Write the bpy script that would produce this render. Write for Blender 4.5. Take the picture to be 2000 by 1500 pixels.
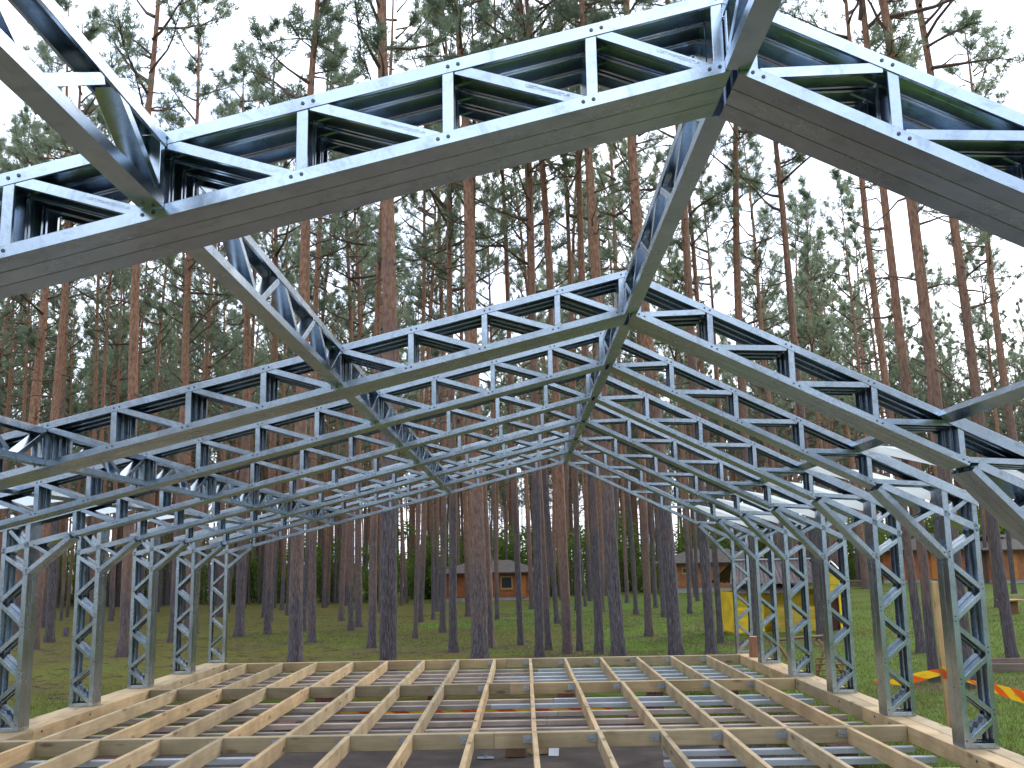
import bpy, bmesh, math, random
from mathutils import Vector, Matrix
R = math.radians
rnd = random.Random(7)
for o in list(bpy.data.objects):
    bpy.data.objects.remove(o)
sc = bpy.context.scene
COL = sc.collection

# ------------------------------------------------------------------ camera
cam_d = bpy.data.cameras.new('camera')
cam = bpy.data.objects.new('camera', cam_d)
COL.objects.link(cam)
cam_d.sensor_width = 36.0
cam_d.lens = 1975.94 / 2000 * 36
cam_d.clip_start = 0.05
cam_d.clip_end = 2000
th, ya, ro = R(10.002), R(-0.382), R(-1.082)
fw = Vector((math.sin(ya) * math.cos(th), math.cos(ya) * math.cos(th), math.sin(th)))
rt = fw.cross(Vector((0, 0, 1))).normalized()
up = rt.cross(fw)
rt, up = rt * math.cos(ro) + up * math.sin(ro), up * math.cos(ro) - rt * math.sin(ro)
m = Matrix((rt, up, -fw)).transposed().to_4x4()
m.translation = (0, 0, 1.602)
cam.matrix_world = m
sc.camera = cam

# ------------------------------------------------------------------ sky and sun
SUN_AZ, SUN_EL = R(48), R(24)        # azimuth from +Y towards +X
w = bpy.data.worlds.new('World')
sc.world = w
w.use_nodes = True
nt = w.node_tree
bg = nt.nodes['Background']
sky = nt.nodes.new('ShaderNodeTexSky')
sky.sky_type = 'NISHITA'
sky.sun_disc = False
sky.sun_elevation = SUN_EL
sky.sun_rotation = SUN_AZ
sky.air_density = 1.0
sky.dust_density = 3.0
sky.ozone_density = 1.0
# thin bright overcast: a pale veil over the blue, uneven like real cloud
tc = nt.nodes.new('ShaderNodeTexCoord')
nz = nt.nodes.new('ShaderNodeTexNoise')
nz.inputs['Scale'].default_value = 2.2
nz.inputs['Detail'].default_value = 5
nz.inputs['Roughness'].default_value = 0.55
nt.links.new(tc.outputs['Generated'], nz.inputs['Vector'])
mr = nt.nodes.new('ShaderNodeMapRange')
mr.inputs['From Min'].default_value = 0.3
mr.inputs['From Max'].default_value = 0.7
mr.inputs['To Min'].default_value = 0.62
mr.inputs['To Max'].default_value = 0.92
nt.links.new(nz.outputs['Fac'], mr.inputs['Value'])
mix = nt.nodes.new('ShaderNodeMix')
mix.data_type = 'RGBA'
nt.links.new(mr.outputs['Result'], mix.inputs['Factor'])
nt.links.new(sky.outputs['Color'], mix.inputs['A'])
nz2 = nt.nodes.new('ShaderNodeTexNoise')
nz2.inputs['Scale'].default_value = 3.4
nz2.inputs['Detail'].default_value = 6
nz2.inputs['Roughness'].default_value = 0.6
nt.links.new(tc.outputs['Generated'], nz2.inputs['Vector'])
vr = nt.nodes.new('ShaderNodeValToRGB')
vr.color_ramp.elements[0].position = 0.36
vr.color_ramp.elements[0].color = (0.42, 0.48, 0.58, 1)
vr.color_ramp.elements[1].position = 0.62
vr.color_ramp.elements[1].color = (1.0, 1.0, 1.0, 1)
nt.links.new(nz2.outputs['Fac'], vr.inputs['Fac'])
veil = nt.nodes.new('ShaderNodeMix')
veil.data_type = 'RGBA'
veil.blend_type = 'MULTIPLY'
veil.inputs['Factor'].default_value = 1.0
veil.inputs['A'].default_value = (14.6, 15.6, 17.4, 1)
nt.links.new(vr.outputs['Color'], veil.inputs['B'])
nt.links.new(veil.outputs['Result'], mix.inputs['B'])
nt.links.new(mix.outputs['Result'], bg.inputs['Color'])
bg.inputs['Strength'].default_value = 0.12

sun_d = bpy.data.lights.new('sun', 'SUN')
sun_d.energy = 1.4
sun_d.angle = R(14)
sun_d.color = (1.0, 0.93, 0.84)
sun = bpy.data.objects.new('sun', sun_d)
COL.objects.link(sun)
sdir = Vector((math.sin(SUN_AZ) * math.cos(SUN_EL), math.cos(SUN_AZ) * math.cos(SUN_EL), math.sin(SUN_EL)))
sun.rotation_euler = (-sdir).to_track_quat('-Z', 'Y').to_euler()

sc.view_settings.view_transform = 'Standard'
sc.view_settings.look = 'None'
sc.view_settings.exposure = 0.88
sc.view_settings.gamma = 1.0
sc.view_settings.use_curve_mapping = False
sc.render.engine = 'CYCLES'
sc.cycles.use_denoising = True
sc.cycles.max_bounces = 6
sc.cycles.diffuse_bounces = 3
sc.cycles.glossy_bounces = 4
sc.cycles.transparent_max_bounces = 4
sc.cycles.sample_clamp_indirect = 6
sc.cycles.caustics_reflective = False
sc.cycles.caustics_refractive = False

# ------------------------------------------------------------------ helpers
def link(o, parent=None):
    COL.objects.link(o)
    if parent is not None:
        o.parent = parent
    return o

def mesh(name, verts, faces, mats, fmat=None, smooth=False):
    me = bpy.data.meshes.new(name)
    me.from_pydata([tuple(v) for v in verts], [], faces)
    for mt in (mats if isinstance(mats, (list, tuple)) else [mats]):
        me.materials.append(mt)
    if fmat:
        me.polygons.foreach_set('material_index', fmat)
    if smooth:
        me.polygons.foreach_set('use_smooth', [True] * len(me.polygons))
    me.update()
    return me

def obj(name, me, parent=None, loc=(0, 0, 0), rot=(0, 0, 0), scale=None):
    o = bpy.data.objects.new(name, me)
    o.location = loc
    o.rotation_euler = rot
    if scale is not None:
        o.scale = (scale,) * 3 if isinstance(scale, (int, float)) else scale
    return link(o, parent)

def empty(name, loc=(0, 0, 0), rz=0.0):
    o = bpy.data.objects.new(name, None)
    o.empty_display_size = 0.2
    o.location = loc
    o.rotation_euler = (0, 0, rz)
    return link(o)

def tag(o, label=None, cat=None, group=None, kind=None):
    if label: o['label'] = label
    if cat: o['category'] = cat
    if group: o['group'] = group
    if kind: o['kind'] = kind
    return o

class MB:
    """collects shapes into one mesh"""
    def __init__(self):
        self.v, self.f, self.m = [], [], []
    def add(self, vs, fs, mi=0):
        b = len(self.v)
        self.v += [tuple(q) for q in vs]
        self.f += [tuple(b + i for i in q) for q in fs]
        self.m += [mi] * len(fs)
    def box(self, lo, hi, mi=0, bev=0.0):
        x0, y0, z0 = lo
        x1, y1, z1 = hi
        if bev <= 0:
            vs = [(x, y, z) for z in (z0, z1) for y in (y0, y1) for x in (x0, x1)]
            self.add(vs, [(0, 2, 3, 1), (4, 5, 7, 6), (0, 1, 5, 4), (2, 6, 7, 3), (0, 4, 6, 2), (1, 3, 7, 5)], mi)
            return
        bm = bmesh.new()
        bmesh.ops.create_cube(bm, size=1)
        for q in bm.verts:
            q.co = Vector(((x0 + x1) / 2 + q.co.x * (x1 - x0), (y0 + y1) / 2 + q.co.y * (y1 - y0), (z0 + z1) / 2 + q.co.z * (z1 - z0)))
        bmesh.ops.bevel(bm, geom=bm.edges[:], offset=bev, segments=1, affect='EDGES')
        bm.verts.index_update()
        self.add([q.co for q in bm.verts], [[q.index for q in f.verts] for f in bm.faces], mi)
        bm.free()
    def tube(self, pts, rad, n=6, mi=0, cap=True):
        pts = [Vector(q) for q in pts]
        b = len(self.v)
        k = len(pts)
        for i, q in enumerate(pts):
            d = (pts[min(i + 1, k - 1)] - pts[max(i - 1, 0)])
            d = d.normalized() if d.length > 1e-9 else Vector((0, 0, 1))
            a = d.cross(Vector((0, 0, 1)))
            if a.length < 1e-3:
                a = Vector((1, 0, 0))
            else:
                a.normalize()
            if abs(d.z) > 0.7:
                a = Vector((1, 0, 0))
                a = (a - d * a.dot(d)).normalized()
            c = d.cross(a)
            r = rad[i] if isinstance(rad, (list, tuple)) else rad
            for j in range(n):
                t = 2 * math.pi * j / n
                self.v.append(tuple(q + (a * math.cos(t) + c * math.sin(t)) * r))
        for i in range(k - 1):
            for j in range(n):
                j2 = (j + 1) % n
                self.f.append((b + i * n + j, b + i * n + j2, b + (i + 1) * n + j2, b + (i + 1) * n + j))
                self.m.append(mi)
        if cap:
            self.f.append(tuple(b + j for j in range(n))[::-1]); self.m.append(mi)
            self.f.append(tuple(b + (k - 1) * n + j for j in range(n))); self.m.append(mi)
    def build(self, name, mats, smooth=False):
        return mesh(name, self.v, self.f, mats, self.m, smooth)

# ------------------------------------------------------------------ materials
def mat(name):
    mt = bpy.data.materials.new(name)
    mt.use_nodes = True
    n = mt.node_tree.nodes
    return mt, mt.node_tree, n['Principled BSDF']

def node(t, kind, **kw):
    n = t.nodes.new('ShaderNode' + kind)
    for k, v in kw.items():
        if k in n.inputs:
            n.inputs[k].default_value = v
        else:
            setattr(n, k, v)
    return n

def ramp(t, fac, stops):
    r = t.nodes.new('ShaderNodeValToRGB')
    el = r.color_ramp.elements
    while len(el) < len(stops):
        el.new(0.5)
    for e, (p, c) in zip(el, stops):
        e.position = p
        e.color = (*c, 1) if len(c) == 3 else c
    t.links.new(fac, r.inputs['Fac'])
    return r

def coords(t, scale=(1, 1, 1), rand=True, world=False):
    """object (or world) coordinates, shifted by each object's own random number"""
    mp = node(t, 'Mapping')
    mp.inputs['Scale'].default_value = scale
    if world:
        g = node(t, 'NewGeometry')
        t.links.new(g.outputs['Position'], mp.inputs['Vector'])
    else:
        c = node(t, 'TexCoord')
        t.links.new(c.outputs['Object'], mp.inputs['Vector'])
    if rand:
        oi = node(t, 'ObjectInfo')
        mu = node(t, 'Math', operation='MULTIPLY')
        mu.inputs[1].default_value = 57.0
        t.links.new(oi.outputs['Random'], mu.inputs[0])
        t.links.new(mu.outputs[0], mp.inputs['Location'])
    return mp.outputs['Vector']

def noise(t, vec, scale, detail=4, rough=0.55, dist=0.0):
    n = node(t, 'TexNoise', Scale=scale, Detail=detail, Roughness=rough, Distortion=dist)
    t.links.new(vec, n.inputs['Vector'])
    return n.outputs['Fac']

def bump(t, bsdf, h, strength=0.3, dist=0.01):
    b = node(t, 'Bump', Strength=strength, Distance=dist)
    t.links.new(h, b.inputs['Height'])
    t.links.new(b.outputs['Normal'], bsdf.inputs['Normal'])

def mixc(t, fac, a, b, mode='MIX'):
    mx = t.nodes.new('ShaderNodeMix')
    mx.data_type = 'RGBA'
    mx.blend_type = mode
    for s, v in (('Factor', fac), ('A', a), ('B', b)):
        if isinstance(v, bpy.types.NodeSocket):
            t.links.new(v, mx.inputs[s])
        elif s == 'Factor':
            mx.inputs[s].default_value = v
        else:
            mx.inputs[s].default_value = (*v, 1)
    return mx.outputs['Result']

def plain(name, col, rough=0.7, metal=0.0, var=0.12, scale=6.0, bmp=0.0):
    mt, t, b = mat(name)
    v = coords(t)
    n = noise(t, v, scale, 5)
    lo = tuple(c * (1 - var) for c in col)
    hi = tuple(min(1, c * (1 + var)) for c in col)
    r = ramp(t, n, [(0.3, lo), (0.7, hi)])
    t.links.new(r.outputs['Color'], b.inputs['Base Color'])
    b.inputs['Roughness'].default_value = rough
    b.inputs['Metallic'].default_value = metal
    if bmp:
        bump(t, b, noise(t, v, scale * 6, 4), bmp, 0.01)
    return mt

M = {}
def steel(name, tone, rlo, rhi):
    mt, t, b = mat(name)
    v = coords(t)
    n1 = noise(t, v, 3.0, 5, 0.6)
    vo = node(t, 'TexVoronoi', Scale=38.0)
    t.links.new(v, vo.inputs['Vector'])
    n2 = noise(t, v, 2.6, 4, 0.6)
    c = ramp(t, n1, [(0.25, tuple(x * 0.86 for x in tone)), (0.75, tuple(min(1, x * 1.08) for x in tone))])
    g = ramp(t, vo.outputs['Distance'], [(0.0, (0.96,) * 3), (0.7, (1.02,) * 3)])
    c2 = mixc(t, 1.0, c.outputs['Color'], g.outputs['Color'], 'MULTIPLY')
    # handling marks, dried splashes and dull streaks
    sm = ramp(t, noise(t, coords(t, (1, 1, 1)), 9.0, 6, 0.72, 0.8), [(0.36, (0.62, 0.62, 0.61)), (0.50, (1, 1, 1))])
    c2 = mixc(t, 0.55, c2, sm.outputs['Color'], 'MULTIPLY')
    oi = node(t, 'ObjectInfo')
    tint = ramp(t, oi.outputs['Random'], [(0.0, (0.86, 0.87, 0.88)), (1.0, (1.06, 1.06, 1.05))])
    c2 = mixc(t, 1.0, c2, tint.outputs['Color'], 'MULTIPLY')
    t.links.new(c2, b.inputs['Base Color'])
    b.inputs['Metallic'].default_value = 1.0
    rr = node(t, 'MapRange')
    rr.inputs['From Min'].default_value = 0.3
    rr.inputs['From Max'].default_value = 0.7
    rr.inputs['To Min'].default_value = rlo
    rr.inputs['To Max'].default_value = rhi
    t.links.new(n2, rr.inputs['Value'])
    t.links.new(rr.outputs['Result'], b.inputs['Roughness'])
    bump(t, b, noise(t, v, 1.6, 2), 0.05, 0.006)
    return mt
M['steel'] = steel('galvanised_steel', (0.48, 0.565, 0.66), 0.18, 0.31)
M['steel_dull'] = steel('galvanised_bracket', (0.52, 0.57, 0.63), 0.32, 0.5)
M['bolt'] = plain('bolt_with_dimple_shade', (0.10, 0.11, 0.13), 0.45, 0.9)  # bolt steel; its dark tone paints in the shade of recessed screw dimples
M['ink'] = plain('printed_ink', (0.30, 0.32, 0.38), 0.6, 0.5)

def sheet_mat():
    mt, t, b = mat('pale_eave_sheet')
    v = coords(t)
    r = ramp(t, noise(t, v, 2.5, 3), [(0.3, (0.72, 0.78, 0.82)), (0.7, (0.82, 0.86, 0.88))])
    t.links.new(r.outputs['Color'], b.inputs['Base Color'])
    b.inputs['Roughness'].default_value = 0.5
    tr = node(t, 'BsdfTranslucent')
    tr.inputs['Color'].default_value = (0.86, 0.9, 0.93, 1)
    mx = node(t, 'MixShader')
    mx.inputs['Fac'].default_value = 0.7
    t.links.new(b.outputs[0], mx.inputs[1])
    t.links.new(tr.outputs[0], mx.inputs[2])
    t.links.new(mx.outputs[0], t.nodes['Material Output'].inputs['Surface'])
    return mt
M['sheet'] = sheet_mat()

def wood(name, axis, lo, hi, knots=True, rough=0.72):
    mt, t, b = mat(name)
    s = [9.0, 9.0, 9.0]
    s['xyz'.index(axis)] = 0.55
    v = coords(t, tuple(s))
    n = noise(t, v, 4.0, 6, 0.6, 0.6)
    c = ramp(t, n, [(0.25, lo), (0.5, tuple((a + q) / 2 for a, q in zip(lo, hi))), (0.75, hi)]).outputs['Color']
    # each board has its own tint
    oi = node(t, 'ObjectInfo')
    tint = ramp(t, oi.outputs['Random'], [(0.0, (0.72, 0.73, 0.72)), (0.35, (0.98, 0.98, 0.96)), (0.7, (1.05, 0.99, 0.92)), (1.0, (1.16, 1.04, 0.90))])
    c = mixc(t, 1.0, c, tint.outputs['Color'], 'MULTIPLY')
    s2 = [7.0, 7.0, 7.0]
    s2['xyz'.index(axis)] = 2.2
    v2 = coords(t, tuple(s2))
    if knots:
        vo = node(t, 'TexVoronoi', Scale=1.0)
        t.links.new(v2, vo.inputs['Vector'])
        k = ramp(t, vo.outputs['Distance'], [(0.09, (0.30, 0.20, 0.13)), (0.2, (1, 1, 1))])
        c = mixc(t, 0.75, c, k.outputs['Color'], 'MULTIPLY')
    st = noise(t, coords(t), 2.2, 4)
    d = ramp(t, st, [(0.36, (0.58, 0.57, 0.55)), (0.58, (1.0, 1.0, 1.0))])
    c = mixc(t, 0.7, c, d.outputs['Color'], 'MULTIPLY')
    t.links.new(c, b.inputs['Base Color'])
    b.inputs['Roughness'].default_value = rough
    bump(t, b, n, 0.25, 0.004)
    return mt
PL, PH = (0.37, 0.275, 0.16), (0.53, 0.415, 0.255)
M['pine_x'] = wood('sawn_pine_crosswise', 'x', (0.33, 0.255, 0.145), (0.46, 0.37, 0.225))
M['pine_y'] = wood('sawn_pine_lengthwise', 'y', PL, PH)
M['batten'] = wood('weathered_batten', 'x', (0.36, 0.30, 0.27), (0.54, 0.48, 0.44), False, 0.5)
M['stake'] = wood('stake_wood', 'z', (0.34, 0.23, 0.11), (0.5, 0.36, 0.19))
M['pale_batten'] = plain('pale_steel_batten', (0.50, 0.54, 0.58), 0.42, 0.35, 0.15, 3.0)
M['greywood'] = wood('old_grey_wood', 'x', (0.10, 0.075, 0.06), (0.20, 0.15, 0.12), False)
M['log'] = wood('reddish_log', 'z', (0.20, 0.075, 0.045), (0.36, 0.17, 0.10), False)
M['brick'] = plain('red_brick', (0.15, 0.060, 0.045), 0.85, 0, 0.3, 9, 0.3)
M['pole'] = plain('round_pole_wood', (0.20, 0.105, 0.04), 0.75, 0, 0.3, 6)

def bark():
    mt, t, b = mat('pine_bark')
    tcn = node(t, 'TexCoord')
    sep = node(t, 'SeparateXYZ')
    t.links.new(tcn.outputs['Object'], sep.inputs['Vector'])
    v = coords(t, (13, 13, 2.6))
    vf = coords(t, (1, 1, 1))
    nf = noise(t, vf, 0.7, 3)
    ad = node(t, 'Math', operation='MULTIPLY_ADD')
    ad.inputs[1].default_value = 9.0
    t.links.new(nf, ad.inputs[0])
    t.links.new(sep.outputs['Z'], ad.inputs[2])
    oi = node(t, 'ObjectInfo')
    ad2 = node(t, 'Math', operation='MULTIPLY_ADD')
    ad2.inputs[1].default_value = -6.0
    t.links.new(oi.outputs['Random'], ad2.inputs[0])
    t.links.new(ad.outputs[0], ad2.inputs[2])
    hgt = node(t, 'MapRange')
    hgt.inputs['From Min'].default_value = 3.2
    hgt.inputs['From Max'].default_value = 10.0
    t.links.new(ad2.outputs[0], hgt.inputs['Value'])
    n = noise(t, v, 3.0, 6, 0.65, 0.4)
    nlow = noise(t, coords(t, (22, 22, 3.4)), 1.6, 5, 0.7, 0.5)
    low = ramp(t, nlow, [(0.34, (0.023, 0.019, 0.021)), (0.50, (0.086, 0.071, 0.077)), (0.70, (0.21, 0.18, 0.19))])
    n2 = noise(t, coords(t, (5, 5, 2.5)), 3.0, 5, 0.6)
    hi = ramp(t, n2, [(0.3, (0.13, 0.066, 0.044)), (0.5, (0.285, 0.146, 0.088)), (0.75, (0.44, 0.265, 0.175))])
    c = mixc(t, hgt.outputs['Result'], low.outputs['Color'], hi.outputs['Color'])
    t.links.new(c, b.inputs['Base Color'])
    b.inputs['Roughness'].default_value = 0.9
    bump(t, b, nlow, 1.0, 0.04)
    return mt
M['bark'] = bark()
M['twig'] = plain('twig_bark', (0.10, 0.062, 0.042), 0.9)

def leaf(name, cols, trans, tr_fac):
    mt, t, b = mat(name)
    g = node(t, 'NewGeometry')
    v = coords(t, (1, 1, 1))
    n = noise(t, v, 0.9, 2)
    ad = node(t, 'Math', operation='MULTIPLY_ADD')
    ad.inputs[1].default_value = 0.5
    t.links.new(g.outputs['Random Per Island'], ad.inputs[0])
    sb = node(t, 'Math', operation='ADD')
    sb.inputs[1].default_value = -0.25
    t.links.new(n, sb.inputs[0])
    t.links.new(sb.outputs[0], ad.inputs[2])
    r = ramp(t, ad.outputs[0], [(0.2, cols[0]), (0.5, cols[1]), (0.8, cols[2])])
    t.links.new(r.outputs['Color'], b.inputs['Base Color'])
    b.inputs['Roughness'].default_value = 0.6
    tr = node(t, 'BsdfTranslucent')
    tr.inputs['Color'].default_value = (*trans, 1)
    mx = node(t, 'MixShader')
    mx.inputs['Fac'].default_value = tr_fac
    t.links.new(b.outputs[0], mx.inputs[1])
    t.links.new(tr.outputs[0], mx.inputs[2])
    t.links.new(mx.outputs[0], t.nodes['Material Output'].inputs['Surface'])
    return mt
M['needle'] = leaf('pine_needles', [(0.058, 0.084, 0.064), (0.105, 0.142, 0.100), (0.165, 0.202, 0.125)], (0.27, 0.33, 0.20), 0.5)
M['leaf'] = leaf('shrub_leaves', [(0.045, 0.080, 0.012), (0.088, 0.148, 0.022), (0.16, 0.225, 0.035)], (0.21, 0.32, 0.035), 0.45)
M['grassblade'] = leaf('grass_blades', [(0.048, 0.078, 0.013), (0.086, 0.130, 0.019), (0.140, 0.165, 0.032)], (0.15, 0.20, 0.028), 0.3)

def ground_mat():
    mt, t, b = mat('forest_floor')
    v = coords(t, (1, 1, 1), rand=False, world=True)
    big = noise(t, v, 0.16, 5, 0.62)
    mid = noise(t, v, 0.42, 7, 0.72)
    fine = noise(t, v, 5.0, 7, 0.75)
    grass = ramp(t, fine, [(0.25, (0.038, 0.070, 0.009)), (0.5, (0.080, 0.130, 0.016)), (0.8, (0.13, 0.180, 0.030))]).outputs['Color']
    moss = ramp(t, fine, [(0.25, (0.044, 0.044, 0.009)), (0.5, (0.095, 0.090, 0.016)), (0.8, (0.15, 0.132, 0.030))]).outputs['Color']
    dry = ramp(t, fine, [(0.25, (0.036, 0.026, 0.016)), (0.55, (0.085, 0.062, 0.036)), (0.8, (0.15, 0.115, 0.068))]).outputs['Color']
    # the mown lawn lies to the right and middle, moss under the dense pines to the left
    sep = node(t, 'SeparateXYZ')
    t.links.new(v, sep.inputs['Vector'])
    mrx = node(t, 'MapRange')
    mrx.inputs['From Min'].default_value = -9.0
    mrx.inputs['From Max'].default_value = 5.0
    mrx.inputs['To Min'].default_value = -0.12
    mrx.inputs['To Max'].default_value = 0.10
    t.links.new(sep.outputs['X'], mrx.inputs['Value'])
    a = node(t, 'Math', operation='ADD')
    t.links.new(big, a.inputs[0])
    t.links.new(mrx.outputs['Result'], a.inputs[1])
    f1 = ramp(t, a.outputs[0], [(0.46, (0, 0, 0)), (0.56, (1, 1, 1))])
    c = mixc(t, f1.outputs['Color'], moss, grass)
    f2 = ramp(t, mid, [(0.47, (0, 0, 0)), (0.66, (1, 1, 1))])
    mu = node(t, 'Math', operation='MULTIPLY')
    mu.inputs[1].default_value = 0.85
    t.links.new(f2.outputs['Color'], mu.inputs[0])
    c = mixc(t, mu.outputs[0], c, dry)
    at = node(t, 'Attribute', attribute_name='litter')
    li = node(t, 'Math', operation='MULTIPLY_ADD')
    li.inputs[1].default_value = 0.8
    li.inputs[2].default_value = -0.30
    t.links.new(fine, li.inputs[0])
    la = node(t, 'Math', operation='ADD')
    la.use_clamp = True
    t.links.new(at.outputs['Fac'], la.inputs[0])
    t.links.new(li.outputs[0], la.inputs[1])
    lm = node(t, 'Math', operation='MULTIPLY')
    lm.use_clamp = True
    t.links.new(la.outputs[0], lm.inputs[0])
    t.links.new(at.outputs['Fac'], lm.inputs[1])
    duff = ramp(t, fine, [(0.3, (0.050, 0.032, 0.020)), (0.55, (0.105, 0.070, 0.042)), (0.8, (0.17, 0.12, 0.075))]).outputs['Color']
    c = mixc(t, lm.outputs[0], c, duff)
    t.links.new(c, b.inputs['Base Color'])
    b.inputs['Roughness'].default_value = 0.95
    b.inputs['Specular IOR Level'].default_value = 0.1
    bump(t, b, fine, 0.8, 0.06)
    return mt
M['ground'] = ground_mat()
M['soil'] = plain('bare_soil', (0.070, 0.054, 0.046), 0.95, 0, 0.35, 3.0, 0.6)

# ------------------------------------------------------------------ terrain
def zg(x, y):
    s = 0.014 if x <= 0 else (0.003 if x >= 30 else 0.014 - 0.011 * x / 30)
    z = -0.5 - s * min(max(y - 13, 0), 110)
    k = min(1.0, max(0.0, (y - 17) / 8)) if y > 0 else 0
    return z + k * (0.10 * math.sin(x * 0.21 + 1.3) * math.sin(y * 0.17) + 0.05 * math.sin(x * 0.6) * math.sin(y * 0.5 + 2))

def make_ground():
    xs = [-900, -500, -300, -200, -150, -120] + [-100 + 3.0 * i for i in range(24)] + [-30 + 0.5 * i for i in range(125)] + [33 + 3 * i for i in range(24)] + [120, 150, 200, 300, 500, 900]
    ys = [-900, -500, -300, -200, -120, -80, -50, -30] + [-20 + 2.5 * i for i in range(12)] + [10 + 0.5 * i for i in range(112)] + [66 + 2.0 * i for i in range(36)] + [150, 180, 240, 340, 500, 900]
    vs = [(x, y, zg(x, y)) for y in ys for x in xs]
    n = len(xs)
    fs = [(j * n + i, j * n + i + 1, (j + 1) * n + i + 1, (j + 1) * n + i) for j in range(len(ys) - 1) for i in range(n - 1)]
    g = obj('ground', mesh('ground', vs, fs, M['ground'], smooth=True))
    tag(g, kind='structure')
    # bare trodden soil under the timber floor
    xs = [-4.6 + 0.55 * i for i in range(14)]
    vs, fs = [], []
    N, K = 40, 8
    for k in range(K + 1):
        for j in range(N):
            t = 2 * math.pi * j / N
            q = 1 + 0.12 * math.sin(3 * t + 1) + 0.07 * math.sin(7 * t)
            x = -1.0 + 3.4 * q * k / K * math.cos(t)
            y = 10.0 + 6.2 * q * k / K * math.sin(t)
            vs.append((x, y, zg(x, y) + 0.012 + 0.012 * math.sin(x * 5) * math.sin(y * 4)))
    for k in range(K):
        for j in range(N):
            j2 = (j + 1) % N
            fs.append((k * N + j, k * N + j2, (k + 1) * N + j2, (k + 1) * N + j))
    s = obj('soil_patch', mesh('soil_patch', vs, fs, M['soil'], smooth=True))
    tag(s, kind='structure')
make_ground()

# ------------------------------------------------------------------ steel portal frames
T = 0.002
def cprof(p0, p1, opn, W=0.12, F=0.045, lip=0.014, wdir=(0, 1, 0), y0=None):
    """lipped C-channel from p0 to p1: the web runs along the line p0-p1, flanges rise towards opn, width along wdir"""
    p0, p1 = Vector(p0), Vector(p1)
    d = (p1 - p0).normalized()
    wd = Vector(wdir).normalized()
    o = Vector(opn)
    o = (o - d * o.dot(d))
    o = (o - wd * o.dot(wd)).normalized()
    h = W / 2
    c = 0.0014
    sec = [(-h + lip, F), (-h + c, F), (-h, F - c), (-h, c), (-h + c, 0), (h - c, 0), (h, c), (h, F - c), (h - c, F), (h - lip, F),
           (h - lip, F - T), (h - c - T * .5, F - T), (h - T, F - c - T * .5), (h - T, c + T * .5), (h - c - T * .5, T), (-h + c + T * .5, T), (-h + T, c + T * .5), (-h + T, F - c - T * .5), (-h + c + T * .5, F - T), (-h + lip, F - T)]
    vs = [p0 + wd * a + o * b for a, b in sec] + [p1 + wd * a + o * b for a, b in sec]
    n = len(sec)
    fs = [(i, (i + 1) % n, n + (i + 1) % n, n + i) for i in range(n)]
    caps = [(i, i + 1, 18 - i, 19 - i) for i in range(9)]
    fs += [q[::-1] for q in caps] + [tuple(n + i for i in q) for q in caps]
    return vs, fs

SL, SR = 0.2486, -0.4906
zbL = lambda x: 3.128 + SL * x
ztL = lambda x: 3.446 + SL * x
zbR = lambda x: 3.29 + SR * (x - 0.86)
ztR = lambda x: 3.377 + SR * (x - 1.322)
PW = 0.12
postsL = [0.288, -0.2325, -0.753, -1.2735, -1.794, -2.3145, -2.835, -3.33, -3.79, -4.245, -4.70]
postsR = [1.363, 1.921, 2.479, 3.05]

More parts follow.
